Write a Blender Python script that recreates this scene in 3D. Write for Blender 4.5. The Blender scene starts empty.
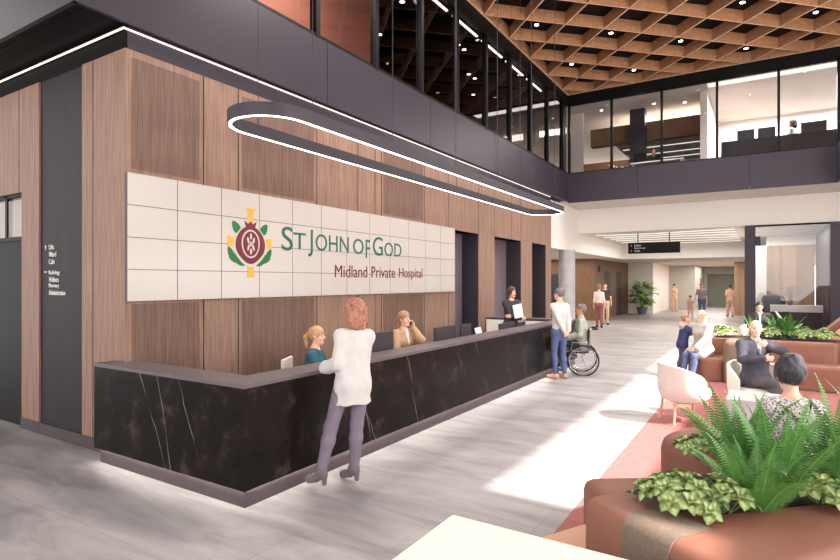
import bpy, bmesh, math, random
import numpy as np
from mathutils import Vector, Matrix, Euler
random.seed(7)
C = bpy.context.scene.collection
PI = math.pi

# ------------------------------------------------------------------ helpers
def tag(o, label=None, cat=None, group=None, kind=None):
    if label: o['label'] = label
    if cat: o['category'] = cat
    if group: o['group'] = group
    if kind: o['kind'] = kind
    return o

def link(name, me, parent=None):
    o = bpy.data.objects.new(name, me); C.objects.link(o)
    if parent: o.parent = parent
    return o

def thing(name, label, cat, loc=(0, 0, 0), rotz=0, group=None):
    o = bpy.data.objects.new(name, None); C.objects.link(o)
    o.empty_display_size = .1
    o.location = loc; o.rotation_euler = (0, 0, rotz)
    return tag(o, label, cat, group)

class MB:
    def __init__(self): self.bm = bmesh.new()
    def box(self, x0, x1, y0, y1, z0, z1, rot=None, bev=0, seg=2):
        vs = [self.bm.verts.new((x, y, z)) for x in (x0, x1) for y in (y0, y1) for z in (z0, z1)]
        q = [(0, 1, 3, 2), (4, 6, 7, 5), (0, 4, 5, 1), (2, 3, 7, 6), (0, 2, 6, 4), (1, 5, 7, 3)]
        fs = [self.bm.faces.new([vs[i] for i in f]) for f in q]
        if rot is not None:
            bmesh.ops.transform(self.bm, matrix=rot, verts=vs)
        if bev:
            es = list({e for f in fs for e in f.edges})
            bmesh.ops.bevel(self.bm, geom=es, offset=bev, segments=seg, profile=.5, affect='EDGES')
        return self
    def prism(self, pts, z0, z1, bev=0, seg=4, topz=None):
        lo = [self.bm.verts.new((p[0], p[1], z0)) for p in pts]
        hi = [self.bm.verts.new((p[0], p[1], z1 if topz is None else topz[i])) for i, p in enumerate(pts)]
        n = len(pts)
        fs = [self.bm.faces.new(lo[::-1]), self.bm.faces.new(hi)]
        for i in range(n):
            fs.append(self.bm.faces.new((lo[i], lo[(i + 1) % n], hi[(i + 1) % n], hi[i])))
        if bev:
            es = list({e for f in fs[1:] for e in f.edges if not all(v in lo for v in e.verts)})
            bmesh.ops.bevel(self.bm, geom=es, offset=bev, segments=seg, profile=.5, affect='EDGES')
        return self
    def tube(self, pts, r, n=8, closed=False, r2=None):
        pts = [Vector(p) for p in pts]; m = len(pts); rings = []
        up = None
        for i, p in enumerate(pts):
            if closed: t = (pts[(i + 1) % m] - pts[i - 1])
            else: t = pts[min(i + 1, m - 1)] - pts[max(i - 1, 0)]
            t.normalize()
            if up is None:
                up = t.orthogonal().normalized()
            up = (up - t * up.dot(t))
            if up.length < 1e-6: up = t.orthogonal()
            up.normalize(); s = t.cross(up)
            rr = r if r2 is None else r + (r2 - r) * i / (m - 1)
            rings.append([self.bm.verts.new(p + (up * math.cos(2 * PI * k / n) + s * math.sin(2 * PI * k / n)) * rr) for k in range(n)])
        for i in range(m if closed else m - 1):
            a, b = rings[i], rings[(i + 1) % m]
            for k in range(n):
                self.bm.faces.new((a[k], a[(k + 1) % n], b[(k + 1) % n], b[k]))
        if not closed:
            self.bm.faces.new(rings[0][::-1]); self.bm.faces.new(rings[-1])
        return self
    def lathe(self, prof, cx=0, cy=0, n=24):
        rings = [[self.bm.verts.new((cx + r * math.cos(2 * PI * k / n), cy + r * math.sin(2 * PI * k / n), z)) for k in range(n)] for r, z in prof]
        for a, b in zip(rings, rings[1:]):
            for k in range(n): self.bm.faces.new((a[k], a[(k + 1) % n], b[(k + 1) % n], b[k]))
        if prof[0][0] > 1e-4: self.bm.faces.new(rings[0][::-1])
        if prof[-1][0] > 1e-4: self.bm.faces.new(rings[-1])
        return self
    def xf(self, M): bmesh.ops.transform(self.bm, matrix=M, verts=self.bm.verts); return self
    def build(self, name, mat, parent=None, smooth=False, label=None):
        bmesh.ops.recalc_face_normals(self.bm, faces=self.bm.faces)
        me = bpy.data.meshes.new(name); self.bm.to_mesh(me); self.bm.free()
        me.materials.append(mat)
        if smooth:
            me.polygons.foreach_set('use_smooth', [True] * len(me.polygons))
            try: me.set_sharp_from_angle(angle=math.radians(50))
            except Exception: pass
        o = link(name, me, parent)
        if label: o['label'] = label
        return o

def struct(name, mat, *boxes, parent=None):
    m = MB()
    for b in boxes: m.box(*b)
    o = m.build(name, mat, parent)
    if parent is None: o['kind'] = 'structure'
    return o

# ------------------------------------------------------------------ materials
def srgb(r, g, b):
    return tuple(((c / 255) / 12.92 if c / 255 <= .04045 else ((c / 255 + .055) / 1.055) ** 2.4) for c in (r, g, b)) + (1,)

class NT:
    def __init__(self, name):
        self.m = bpy.data.materials.new(name); self.m.use_nodes = True
        self.t = self.m.node_tree; self.b = self.t.nodes['Principled BSDF']
    def n(self, typ, **kw):
        x = self.t.nodes.new(typ)
        for k, v in kw.items():
            if k.startswith('i_'):
                x.inputs[k[2:].replace('_', ' ')].default_value = v
            else: setattr(x, k, v)
        return x
    def l(self, a, b): self.t.links.new(a, b)
    def coords(self, scale=(1, 1, 1), rot=(0, 0, 0), src='Object'):
        tc = self.n('ShaderNodeTexCoord'); mp = self.n('ShaderNodeMapping')
        mp.inputs['Scale'].default_value = scale; mp.inputs['Rotation'].default_value = rot
        self.l(tc.outputs[src], mp.inputs['Vector']); return mp.outputs['Vector']
    def noise(self, vec, scale, detail=4, rough=.5, dist=0):
        x = self.n('ShaderNodeTexNoise'); x.inputs['Scale'].default_value = scale
        x.inputs['Detail'].default_value = detail; x.inputs['Roughness'].default_value = rough
        x.inputs['Distortion'].default_value = dist
        if vec is not None: self.l(vec, x.inputs['Vector'])
        return x.outputs['Fac']
    def ramp(self, fac, stops):
        r = self.n('ShaderNodeValToRGB'); e = r.color_ramp.elements
        while len(e) < len(stops): e.new(.5)
        for el, (p, c) in zip(e, stops): el.position = p; el.color = c
        self.l(fac, r.inputs['Fac']); return r.outputs['Color']
    def mix(self, fac, a, b, mode='MIX'):
        x = self.n('ShaderNodeMix', data_type='RGBA', blend_type=mode)
        for v, i in ((fac, 0), (a, 6), (b, 7)):
            if isinstance(v, (int, float)): x.inputs[i].default_value = v
            elif isinstance(v, tuple): x.inputs[i].default_value = v
            else: self.l(v, x.inputs[i])
        return x.outputs[2]
    def bump(self, h, strength=.3, dist=.01):
        x = self.n('ShaderNodeBump'); x.inputs['Strength'].default_value = strength; x.inputs['Distance'].default_value = dist
        self.l(h, x.inputs['Height']); self.l(x.outputs['Normal'], self.b.inputs['Normal'])
    def col(self, c):
        if isinstance(c, tuple): self.b.inputs['Base Color'].default_value = c
        else: self.l(c, self.b.inputs['Base Color'])
    def set(self, rough=.5, metal=0, spec=.5):
        self.b.inputs['Roughness'].default_value = rough; self.b.inputs['Metallic'].default_value = metal
        self.b.inputs['Specular IOR Level'].default_value = spec; return self

def simple(name, rgb, rough=.6, metal=0, var=.12, scale=8, spec=.4, bump=0):
    t = NT(name); c = srgb(*rgb)
    v = t.coords(); f = t.noise(v, scale)
    d = tuple(x * (1 - var) for x in c[:3]) + (1,); l = tuple(min(1, x * (1 + var)) for x in c[:3]) + (1,)
    t.col(t.ramp(f, [(.3, d), (.7, l)])); t.set(rough, metal, spec)
    if bump: t.bump(t.noise(v, scale * 12), bump, .004)
    return t.m

def emit(name, rgb, s):
    t = NT(name); t.col((0, 0, 0, 1)); t.b.inputs['Emission Color'].default_value = srgb(*rgb); t.b.inputs['Emission Strength'].default_value = s
    return t.m

def wood(name, c1, c2, scale=(14, 14, .6), perf=None, rough=.55, plank=None):
    t = NT(name); v = t.coords(scale)
    f = t.noise(v, 2.2, 8, .62, .4); g = t.noise(t.coords((60, 60, 1.5)), 1.5, 3)
    col = t.ramp(f, [(.3, srgb(*c1)), (.72, srgb(*c2))])
    col = t.mix(.35, col, t.ramp(g, [(.3, srgb(*[x * .75 for x in c1])), (.7, srgb(*c2))]))
    if plank:
        pv = t.coords((1, 1, 1)); sx = t.n('ShaderNodeSeparateXYZ'); t.l(pv, sx.inputs[0])
        ad = t.n('ShaderNodeMath', operation='ADD'); t.l(sx.outputs[0], ad.inputs[0]); t.l(sx.outputs[1], ad.inputs[1])
        di = t.n('ShaderNodeMath', operation='DIVIDE'); t.l(ad.outputs[0], di.inputs[0]); di.inputs[1].default_value = plank
        fl = t.n('ShaderNodeMath', operation='FLOOR'); t.l(di.outputs[0], fl.inputs[0])
        wn = t.n('ShaderNodeTexWhiteNoise', noise_dimensions='1D'); t.l(fl.outputs[0], wn.inputs['W'])
        col = t.mix(.5, col, t.ramp(wn.outputs['Value'], [(0, (.42, .40, .38, 1)), (1, (1, 1, 1, 1))]), 'MULTIPLY')
    if perf:
        vo = t.n('ShaderNodeTexVoronoi'); vo.inputs['Scale'].default_value = 38; vo.inputs['Randomness'].default_value = 0
        t.l(t.coords((0, 1, 1)), vo.inputs['Vector'])
        col = t.mix(t.ramp(vo.outputs['Distance'], [(.26, (0.5, 0.5, 0.5, 1)), (.34, (0, 0, 0, 1))]), col, srgb(60, 42, 36))
    t.col(col); t.set(rough, 0, .35); t.bump(f, .15, .004)
    return t.m

def floor_mat():
    t = NT('grey_stone_floor')
    v = t.coords((.35, 1.4, 1)); f = t.noise(v, 2.0, 10, .65, .6); f2 = t.noise(t.coords((1, 1, 1)), .7, 4, .5)
    col = t.ramp(f, [(.34, srgb(118, 113, 114)), (.5, srgb(158, 152, 152)), (.68, srgb(190, 184, 183))])
    col = t.mix(.35, col, t.ramp(f2, [(.3, srgb(128, 123, 123)), (.7, srgb(178, 173, 172))]))
    br = t.n('ShaderNodeTexBrick'); t.l(t.coords((1, 1, 1), (0, 0, 0)), br.inputs['Vector'])
    br.inputs['Scale'].default_value = 1; br.inputs['Brick Width'].default_value = 1.5; br.inputs['Row Height'].default_value = .75
    br.inputs['Mortar Size'].default_value = .004; br.inputs['Mortar Smooth'].default_value = .3
    br.inputs['Color1'].default_value = (1, 1, 1, 1); br.inputs['Color2'].default_value = (.86, .86, .86, 1); br.inputs['Mortar'].default_value = (.7, .69, .69, 1)
    col = t.mix(.8, col, br.outputs['Color'], 'MULTIPLY')
    t.col(col); t.set(.42, 0, .35)
    return t.m

def marble():
    t = NT('black_marble')
    v = t.coords((1, 1, 1)); base = t.ramp(t.noise(v, 3.5, 9, .7), [(.35, srgb(14, 11, 11)), (.55, srgb(26, 20, 19)), (.68, srgb(62, 52, 46))])
    col = base
    # long thin raking veins: the zero crossings of a slowly bent slanted coordinate
    for ang, off, per, wid, seed in ((2.6, .35, 2.3, .0035, 1.0), (2.1, .9, 2.9, .0025, 4.0), (3.4, .8, 3.7, .003, 9.0)):
        sx = t.n('ShaderNodeSeparateXYZ'); t.l(v, sx.inputs[0])
        h = t.n('ShaderNodeMath', operation='ADD'); t.l(sx.outputs[0], h.inputs[0]); t.l(sx.outputs[1], h.inputs[1])
        zz = t.n('ShaderNodeMath', operation='DIVIDE'); t.l(sx.outputs[2], zz.inputs[0]); zz.inputs[1].default_value = ang
        s = t.n('ShaderNodeMath', operation='ADD'); t.l(h.outputs[0], s.inputs[0]); t.l(zz.outputs[0], s.inputs[1])
        nz = t.n('ShaderNodeTexNoise'); nz.noise_dimensions = '4D'; nz.inputs['W'].default_value = seed; nz.inputs['Scale'].default_value = 1.6; nz.inputs['Detail'].default_value = 5
        t.l(v, nz.inputs['Vector'])
        m = t.n('ShaderNodeMath', operation='MULTIPLY_ADD'); t.l(nz.outputs['Fac'], m.inputs[0]); m.inputs[1].default_value = .26; t.l(s.outputs[0], m.inputs[2])
        o = t.n('ShaderNodeMath', operation='ADD'); t.l(m.outputs[0], o.inputs[0]); o.inputs[1].default_value = off + 20 * per
        md = t.n('ShaderNodeMath', operation='PINGPONG'); t.l(o.outputs[0], md.inputs[0]); md.inputs[1].default_value = per / 2
        msk = t.n('ShaderNodeTexNoise'); msk.noise_dimensions = '4D'; msk.inputs['W'].default_value = seed + 3; msk.inputs['Scale'].default_value = 2.2
        t.l(v, msk.inputs['Vector'])
        wv = t.n('ShaderNodeMapRange'); t.l(md.outputs[0], wv.inputs['Value']); wv.inputs['From Min'].default_value = wid; wv.inputs['From Max'].default_value = wid * 2.2
        wv.inputs['To Min'].default_value = 1; wv.inputs['To Max'].default_value = 0
        mk = t.n('ShaderNodeMapRange'); t.l(msk.outputs['Fac'], mk.inputs['Value']); mk.inputs['From Min'].default_value = .40; mk.inputs['From Max'].default_value = .55
        mu = t.n('ShaderNodeMath', operation='MULTIPLY'); t.l(wv.outputs[0], mu.inputs[0]); t.l(mk.outputs[0], mu.inputs[1])
        mu2 = t.n('ShaderNodeMath', operation='MULTIPLY'); t.l(mu.outputs[0], mu2.inputs[0]); mu2.inputs[1].default_value = .3
        col = t.mix(mu2.outputs[0], col, srgb(205, 190, 180))
    t.col(col); t.set(.3, 0, .12)
    return t.m

def glass(name, tint=(1, 1, 1), refl=.09, rough=.0):
    m = bpy.data.materials.new(name); m.use_nodes = True; t = m.node_tree
    for n in list(t.nodes): t.nodes.remove(n)
    o = t.nodes.new('ShaderNodeOutputMaterial'); mx = t.nodes.new('ShaderNodeMixShader')
    tr = t.nodes.new('ShaderNodeBsdfTransparent'); gl = t.nodes.new('ShaderNodeBsdfGlossy'); fr = t.nodes.new('ShaderNodeLayerWeight'); pw_ = t.nodes.new('ShaderNodeMath'); pw_.operation = 'POWER'; pw_.inputs[1].default_value = 4
    ad = t.nodes.new('ShaderNodeMath'); ad.operation = 'MULTIPLY_ADD'; ad.inputs[1].default_value = .35; ad.inputs[2].default_value = refl / 3
    fr.inputs['Blend'].default_value = .5; gl.inputs['Roughness'].default_value = rough
    tr.inputs['Color'].default_value = tint + (1,)
    t.links.new(fr.outputs['Facing'], pw_.inputs[0]); t.links.new(pw_.outputs[0], ad.inputs[0]); t.links.new(ad.outputs[0], mx.inputs[0]); t.links.new(tr.outputs[0], mx.inputs[1]); t.links.new(gl.outputs[0], mx.inputs[2]); t.links.new(mx.outputs[0], o.inputs[0])
    return m

def leaf_mat(name, dark, light, edge=None):
    t = NT(name)
    at = t.n('ShaderNodeAttribute'); at.attribute_name = 'vein'
    f = t.noise(t.coords(), 30, 3)
    a = t.mix(at.outputs['Fac'], srgb(*dark), srgb(*light))
    a = t.mix(.3, a, t.ramp(f, [(.3, srgb(*dark)), (.7, srgb(*light))]))
    t.col(a); t.set(.45, 0, .4)
    t.b.inputs['Subsurface Weight'].default_value = .0
    return t.m

M = dict(
    wood=wood('walnut_panel', (112, 83, 69), (166, 133, 115)),
    wood_dark=wood('walnut_perforated', (94, 67, 56), (138, 108, 93), perf=True),
    wood_lift=wood('brown_veneer', (96, 70, 50), (138, 104, 76)),
    oak=wood('oak_slats', (168, 132, 104), (205, 170, 140), plank=.14),
    fin=wood('lattice_timber', (138, 95, 64), (204, 152, 112), scale=(3, 3, 14)), edge=simple('bounce_lit_edge', (226, 188, 156), .6),
    steel=wood('blackened_steel', (28, 24, 26), (46, 41, 43), scale=(3, 3, .5), rough=.6),
    metal=simple('dark_bronze_metal', (50, 43, 54), .42, .2, .05, 1, .5),
    soffit=simple('black_soffit', (10, 7, 7), .6, 0, .1, 2, .15),
    black=simple('black_frame', (9, 8, 9), .5, 0, .1, 8, .2),
    charcoal=simple('charcoal_laminate', (52, 46, 53), .5, 0, .06),
    worktop=simple('worktop_taupe', (96, 86, 88), .4, 0, .06),
    plinth=simple('plinth_bronze', (82, 72, 76), .4, .3, .05),
    white=simple('white_plaster', (240, 234, 228), .8, 0, .02, 1),
    cream=simple('cream_plaster', (214, 204, 194), .8, 0, .03, 1),
    tile=simple('cream_glass_tile', (186, 177, 171), .22, 0, .015, 2, .5),
    grout=simple('grout_line', (96, 90, 86), .8),
    greywall=simple('grey_plaster', (186, 182, 174), .8, 0, .03, 1),
    sage=simple('sage_grey_door', (128, 132, 122), .7, 0, .04, 1),
    concrete=simple('concrete', (186, 182, 182), .75, 0, .12, 4, .3, .2),
    salmon=simple('salmon_wall', (196, 132, 112), .8, 0, .06, 1),
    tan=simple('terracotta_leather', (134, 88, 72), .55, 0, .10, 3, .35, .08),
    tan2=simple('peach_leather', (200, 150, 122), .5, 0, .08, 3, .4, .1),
    felt=simple('taupe_felt', (122, 106, 94), .95, 0, .12, 60, .1, .5),
    shell=simple('ivory_fabric', (222, 208, 200), .85, 0, .03, 20, .2, .1),
    beech=simple('pale_beech', (216, 176, 150), .5, 0, .08, 12),
    soil=simple('dark_soil', (62, 48, 38), .95, 0, .4, 30),
    table=simple('cream_table_top', (160, 143, 130), .5, 0, .02, 3),
    recess=simple('recess_panel', (112, 100, 108), .6, 0, .05), dark_door=simple('dark_door', (24, 20, 24), .55, 0, .05, 8, .2), plinth_led=emit('led_plinth', (255, 246, 236), 45), carpet=None, floor=floor_mat(), marble=marble(),
    led=emit('led_white', (255, 250, 242), 5), led2=emit('led_cove', (255, 246, 234), 1.5), lamp=emit('downlight_lens', (255, 244, 226), 12), strip=emit('ceiling_light_strip', (255, 248, 236), 1.25),
    glass=glass('clear_glass', (.93, .93, .94), .06), glass_d=glass('smoked_glass', (.64, .61, .61), .08), glass_s=glass('screen_glass', (.95, .95, .96), .13),
    teal=simple('teal_lettering', (10, 88, 72), .5, 0, .03), maroon=simple('maroon_lettering', (100, 16, 36), .5, 0, .03),
    gold=simple('gold_lettering', (212, 158, 62), .5, 0, .03), green=simple('green_lettering', (14, 100, 44), .5, 0, .03), ltext=simple('white_lettering', (236, 234, 232), .5, 0, .01),
    fern=leaf_mat('fern_green', (50, 100, 44), (112, 162, 82)), broad=leaf_mat('broad_leaf_green', (34, 84, 34), (96, 146, 62)),
    varieg=leaf_mat('variegated_leaf', (44, 92, 32), (222, 230, 158)), stem=simple('green_stem', (96, 120, 60), .6),
    pot=simple('grey_pot', (104, 104, 110), .6, 0, .1), rubber=simple('black_rubber', (22, 22, 24), .6), chrome=simple('chrome_tube', (190, 190, 195), .2, .9, .02),
    skin=simple('skin_light', (226, 176, 152), .5, 0, .05, 5), skin2=simple('skin_tan', (188, 134, 106), .5, 0, .05, 5), lip=simple('lip_tone', (176, 96, 88), .5), eye=simple('eye_dark', (40, 28, 26), .3),
)
def carpet_mat():
    t = NT('rose_carpet'); f = t.noise(t.coords((1.0, 6, 1)), 9, 6, .6); g = t.noise(t.coords(), 140, 2)
    c = t.ramp(f, [(.3, srgb(140, 84, 84)), (.7, srgb(180, 120, 116))])
    t.col(t.mix(.3, c, t.ramp(g, [(.3, srgb(120, 70, 70)), (.7, srgb(190, 130, 126))]))); t.set(.95, 0, .1); t.bump(g, .5, .01); return t.m
M['carpet'] = carpet_mat()
def cloth(name, rgb, var=.08, rough=.85, scale=14): return simple(name, rgb, rough, 0, var, scale, .2, .1)

# ------------------------------------------------------------------ the setting
XW, XF = -5.8, -5.74
fl = struct('floor', M['floor'], (-14, 6, -6, 56, -.1, 0))

# reception wall (timber panels with three recessed dark openings)
wr = struct('wall_reception', M['wood'],
    (XW - .3, XW, 3.31, 10.7, 0, 4.41), (XW - .3, XW, 11.88, 12.8, 0, 3.05), (XW - .3, XW, 14.58, 15.44, 0, 3.05),
    (XW - .3, XW, 16.64, 17.15, 0, 3.05), (XW - .3, XW, 10.7, 17.15, 3.05, 4.41))
def groove(name, parent, mat, *bx): struct(name, mat, *bx, parent=parent)
jy = (4.28, 4.80, 6.28, 7.28, 7.76, 7.95, 9.42, 10.4)
groove('panel_joint', wr, M['soffit'], *[(XW, XW + .002, y - .006, y + .006, 0, 4.41) for y in jy], *[(XW, XW + .002, y - .005, y + .005, 3.05, 4.41) for y in (11.88, 12.8, 13.9, 14.58, 15.44, 16.1)])
for y0, y1 in ((3.38, 4.22), (4.86, 6.22), (8.01, 9.36)):
    groove('perforated_panel', wr, M['wood_dark'], (XW + .001, XW + .004, y0, y1, 3.13, 4.33), (XW + .001, XW + .004, y0, y1, .2, 1.66))
for y0, y1, g in ((10.7, 11.88, 0), (12.8, 14.58, 0), (15.44, 16.64, 1)):
    groove('dark_recess', wr, M['recess'], (XW - .5, XW - .44, y0 - .05, y1 + .05, 0, 3.1), (XW - .46, XW - .002, y0 - .04, y0, 0, 3.05), (XW - .46, XW - .002, y0, y1, 3.05, 3.09))
    groove('recess_jamb', wr, M['charcoal'], (XW - .46, XW - .002, y1 - .02, y1 + .02, 0, 3.05))
groove('skirting', wr, M['plinth'], (XW, XW + .012, 3.31, 10.7, 0, .14))
wt = struct('wall_reception_head', M['metal'], (XW - .3, XW - .03, 3.352, 17.15, 4.411, 4.69))
# entrance-side wall, faces the camera
wf = struct('wall_entrance', M['wood'], (-6.69, XW - .3, 3.31, 3.6, 0, 4.41), (-8.20, -7.73, 3.31, 3.6, 0, 4.41), (-14, -8.20, 3.31, 3.6, 3.07, 4.41))
groove('panel_joint', wf, M['soffit'], (-6.456, -6.446, 3.308, 3.31, 0, 4.41), (-8.276, -8.268, 3.308, 3.31, 3.07, 4.41))
groove('skirting', wf, M['plinth'], (-6.69, XW, 3.298, 3.31, 0, .14), (-8.20, -7.73, 3.298, 3.31, 0, .14))
wp = struct('wall_pilaster', M['steel'], (-7.73, -6.69, 3.332, 3.58, 0, 4.41))
groove('skirting', wp, M['plinth'], (-7.73, -6.69, 3.30, 3.33, 0, .14))
struct('wall_entrance_head', M['soffit'], (-14, XW - .034, 3.34, 3.6, 4.411, 4.69))
dr = struct('door_1', M['dark_door'], (-14, -8.20, 3.36, 3.42, 0, 2.45))
groove('door_frame', dr, M['black'], (-14, -8.20, 3.34, 3.44, 2.45, 2.50), (-8.24, -8.20, 3.34, 3.44, 0, 3.07), (-8.76, -8.70, 3.34, 3.36, 2.5, 3.07), (-14, -8.2, 3.34, 3.44, 3.03, 3.07))
o = struct('window_1', M['glass'], (-14, -8.24, 3.37, 3.375, 2.5, 3.03))
struct('wall_room_behind_transom', M['cream'], (-14, -6.2, 8.0, 8.1, 0, 4.4), (-6.2, -6.15, 3.6, 8.1, 0, 4.4))
struct('ceiling_room_behind_transom', M['white'], (-14, -6.15, 3.6, 8.1, 4.45, 4.6))
# LED line under the soffit
lt = MB().box(XW - .02, XW + .004, 3.305, 17.1, 4.612, 4.626).build('cove_light', M['led2'])
tag(lt, 'thin white light line running under the dark soffit above the timber reception wall', 'light')
lt = MB().box(-14, XW + .004, 3.29, 3.305, 4.61, 4.628).build('cove_light', M['led2'])
tag(lt, 'white light line under the black soffit at the upper left, above the dark pilaster', 'light')
# upper floor slab, soffit, fascias
struct('ceiling_soffit', M['soffit'], (-14, XF - .052, 2.812, 18.7, 4.70, 4.9))
sf = struct('trim_soffit_joints', M['black'], (-14, XF - .05, 2.93, 2.945, 4.694, 4.70), (-8.57, -8.55, 2.8, 3.3, 4.694, 4.70))
seams = [6.45, 9.55, 12.66, 15.77]
fa = struct('wall_gallery_fascia', M['metal'], *[(XF - .05, XF, a + .006, b - .006, 4.66, 5.61) for a, b in zip([2.76] + seams, seams + [18.7])], (XF - .05, XF - .02, 2.8, 18.7, 4.68, 5.6))
struct('wall_entrance_fascia', M['metal'], (-8.5, XF - .006, 2.76, 2.81, 4.66, 5.61), (-11.5, -8.512, 2.76, 2.81, 4.66, 5.61), (-14, -11.512, 2.76, 2.81, 4.66, 5.61))
struct('floor_upper_left', M['charcoal'], (-14, XF - .05, 2.81, 18.7, 4.9, 5.1))
# long upper glazing
wl = struct('window_2', M['black'], (XF - .12, XF, 2.8, 18.7, 7.93, 8.35), (XF - .1, XF, 2.8, 18.7, 5.61, 5.66), *[(XF - .12, XF + .01, y - .045, y + .045, 5.61, 8.0) for y in (3.24, 4.74, 6.24, 7.74, 9.24, 10.73, 12.22, 13.72, 15.25, 16.7, 18.2)])
m = MB().box(XF - .055, XF - .045, 2.8, 18.7, 5.66, 7.93).build('pane', M['glass_d'], wl)
struct('wall_upper_back', M['soffit'], (-9.6, -9.5, 2.8, 22, 5.1, 8.3))
struct('wall_upper_salmon', M['salmon'], (-7.6, -7.5, 4.4, 9.9, 5.1, 8.2))
struct('wall_upper_white', M['white'], (-7.6, -6.2, 4.3, 4.4, 5.1, 8.2), (-7.49, -7.46, 7.2, 9.0, 5.1, 6.2))
struct('ceiling_upper_left', M['soffit'], (-14, XF - .13, 2.8, 18.7, 8.2, 8.3))
# far gallery
YG = 18.7
fg = struct('wall_far_fascia', M['metal'], (-5.74, -3.476, YG, YG + .05, 4.61, 5.61), (-3.464, -.386, YG, YG + .05, 4.61, 5.61), (-.374, 1.66, YG, YG + .05, 4.61, 5.61), (-5.7, 1.6, YG + .03, YG + .06, 4.61, 5.6))
struct('wall_far_fascia_return', M['metal'], (1.66, 1.71, 17.6, YG + .05, 4.61, 5.61))
struct('ceiling_far_soffit', M['cream'], (-6, 5, YG + .02, 20.8, 4.62, 4.7), (1.71, 5, 18.0, 18.72, 4.62, 4.7))
struct('floor_upper_far', M['charcoal'], (-9.5, 5, YG + .06, 30, 4.9, 5.1))
wfar = struct('window_3', M['black'], (-5.74, 5, YG, YG + .1, 7.93, 8.35), *[(x - .035, x + .035, YG, YG + .1, 5.61, 8) for x in (-5.70, -4.29, -2.76, -1.22, .33, 1.7, 3.2)], (-5.74, 1.66, YG + .02, YG + .08, 5.60, 5.64))
MB().box(-5.7, 1.66, YG + .05, YG + .06, 5.64, 7.93).build('pane', M['glass'], wfar)
# rooms behind the far glazing
struct('wall_upper_room_white', M['cream'], (-6.4, -5.55, 19.9, 20.0, 5.1, 8), (-1.75, -1.55, 19.6, 24, 5.1, 8), (-4.2, -1.7, 25.4, 25.5, 5.1, 8.2))
struct('wall_upper_room_timber', M['wood_lift'], (-5.55, -1.75, 20.9, 21.2, 6.95, 7.6), (-8, -4.6, 24, 24.2, 5.1, 7))
struct('wall_upper_room_column', M['charcoal'], (-4.05, -3.55, 20.4, 20.8, 5.1, 8))
struct('ceiling_upper_room', M['cream'], (-9.5, 5, YG + .1, 30, 7.98, 8.1))
struct('ceiling_upper_room_low', M['greywall'], (-4.8, -1.75, 21.2, 27, 7.05, 7.1))
struct('wall_upper_office', M['white'], (-1.55, 5, 24, 24.1, 5.1, 8))
struct('trim_office_ceiling_glow', M['strip'], (-1.5, 4, YG + .25, YG + .6, 7.955, 7.98))
for y in (22.4, 23.6, 24.6): struct('trim_linear_light', M['strip'], (-4.7, -1.8, y, y + .08, 7.035, 7.05))
dk = MB().box(-1.15, 3.6, 19.35, 19.42, 5.1, 6.22).build('office_counter', M['steel'])
tag(dk, 'long dark counter behind the bright upper floor glazing at right', 'counter')
# upper rooms lamps, recessed
def lamp(x, y, z, r=.06):
    t = thing('downlight', None, 'light', (x, y, z))
    MB().lathe([(r, -.002), (r, -.012)], n=14).build('lens', M['lamp'], t)
    MB().lathe([(r + .012, -.10 if False else 0), (r + .012, -.008), (r, -.008)], n=14).build('rim', M['black'], t)
    return t

# bulkheads and lower ceilings on the ground floor
struct('wall_bulkhead_far', M['white'], (-6, 5, 20.8, 21.0, 3.73, 4.62))
struct('wall_bulkhead_left', M['white'], (-6.2, -6, 17.15, 29, 3.04, 4.62))
struct('ceiling_concourse', M['cream'], (-6, 5, 21, 29, 3.73, 3.8))
struct('wall_concourse_step', M['white'], (-6, 5, 29, 29.2, 3.05, 3.8))
struct('ceiling_corridor', M['cream'], (-6.2, 5, 29.2, 50, 3.05, 3.1))
struct('ceiling_lift_lobby', M['cream'], (-14, -6.2, 17.15, 36, 3.04, 3.12))
for i, y in enumerate((21.9, 22.9, 24.0, 25.2, 26.5, 27.9)):
    m = MB(); n = 24
    for k in range(n):
        a, b = k / n, (k + 1) / n
        f = lambda s: y + .18 * math.sin(s * 5 + i)
        xa, xb = -5.6 + 4.7 * a, -5.6 + 4.7 * b
        vs = [m.bm.verts.new(p) for p in ((xa, f(a), 3.715), (xb, f(b), 3.715), (xb, f(b) + .22, 3.715), (xa, f(a) + .22, 3.715), (xa, f(a), 3.73), (xb, f(b), 3.73), (xb, f(b) + .22, 3.73), (xa, f(a) + .22, 3.73))]
        for q in ((0, 1, 2, 3), (4, 5, 6, 7), (0, 1, 5, 4), (3, 2, 6, 7)): m.bm.faces.new([vs[j] for j in q])
    o = m.build('linear_ceiling_light', M['strip'])
    tag(o, 'wavy white light strip in the concourse ceiling behind the hanging sign', 'light', 'wavy ceiling light strips')
    struct('trim_ceiling_blade', M['greywall'], (-5.6, -.9, y + .45, y + .6, 3.722, 3.73))
# column
o = MB().lathe([(.285, 0), (.285, 3.04)], -6.0, 19.45, 40).build('column', M['concrete'], smooth=True)
tag(o, 'round grey concrete column at the end of the timber reception wall', 'column')
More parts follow.
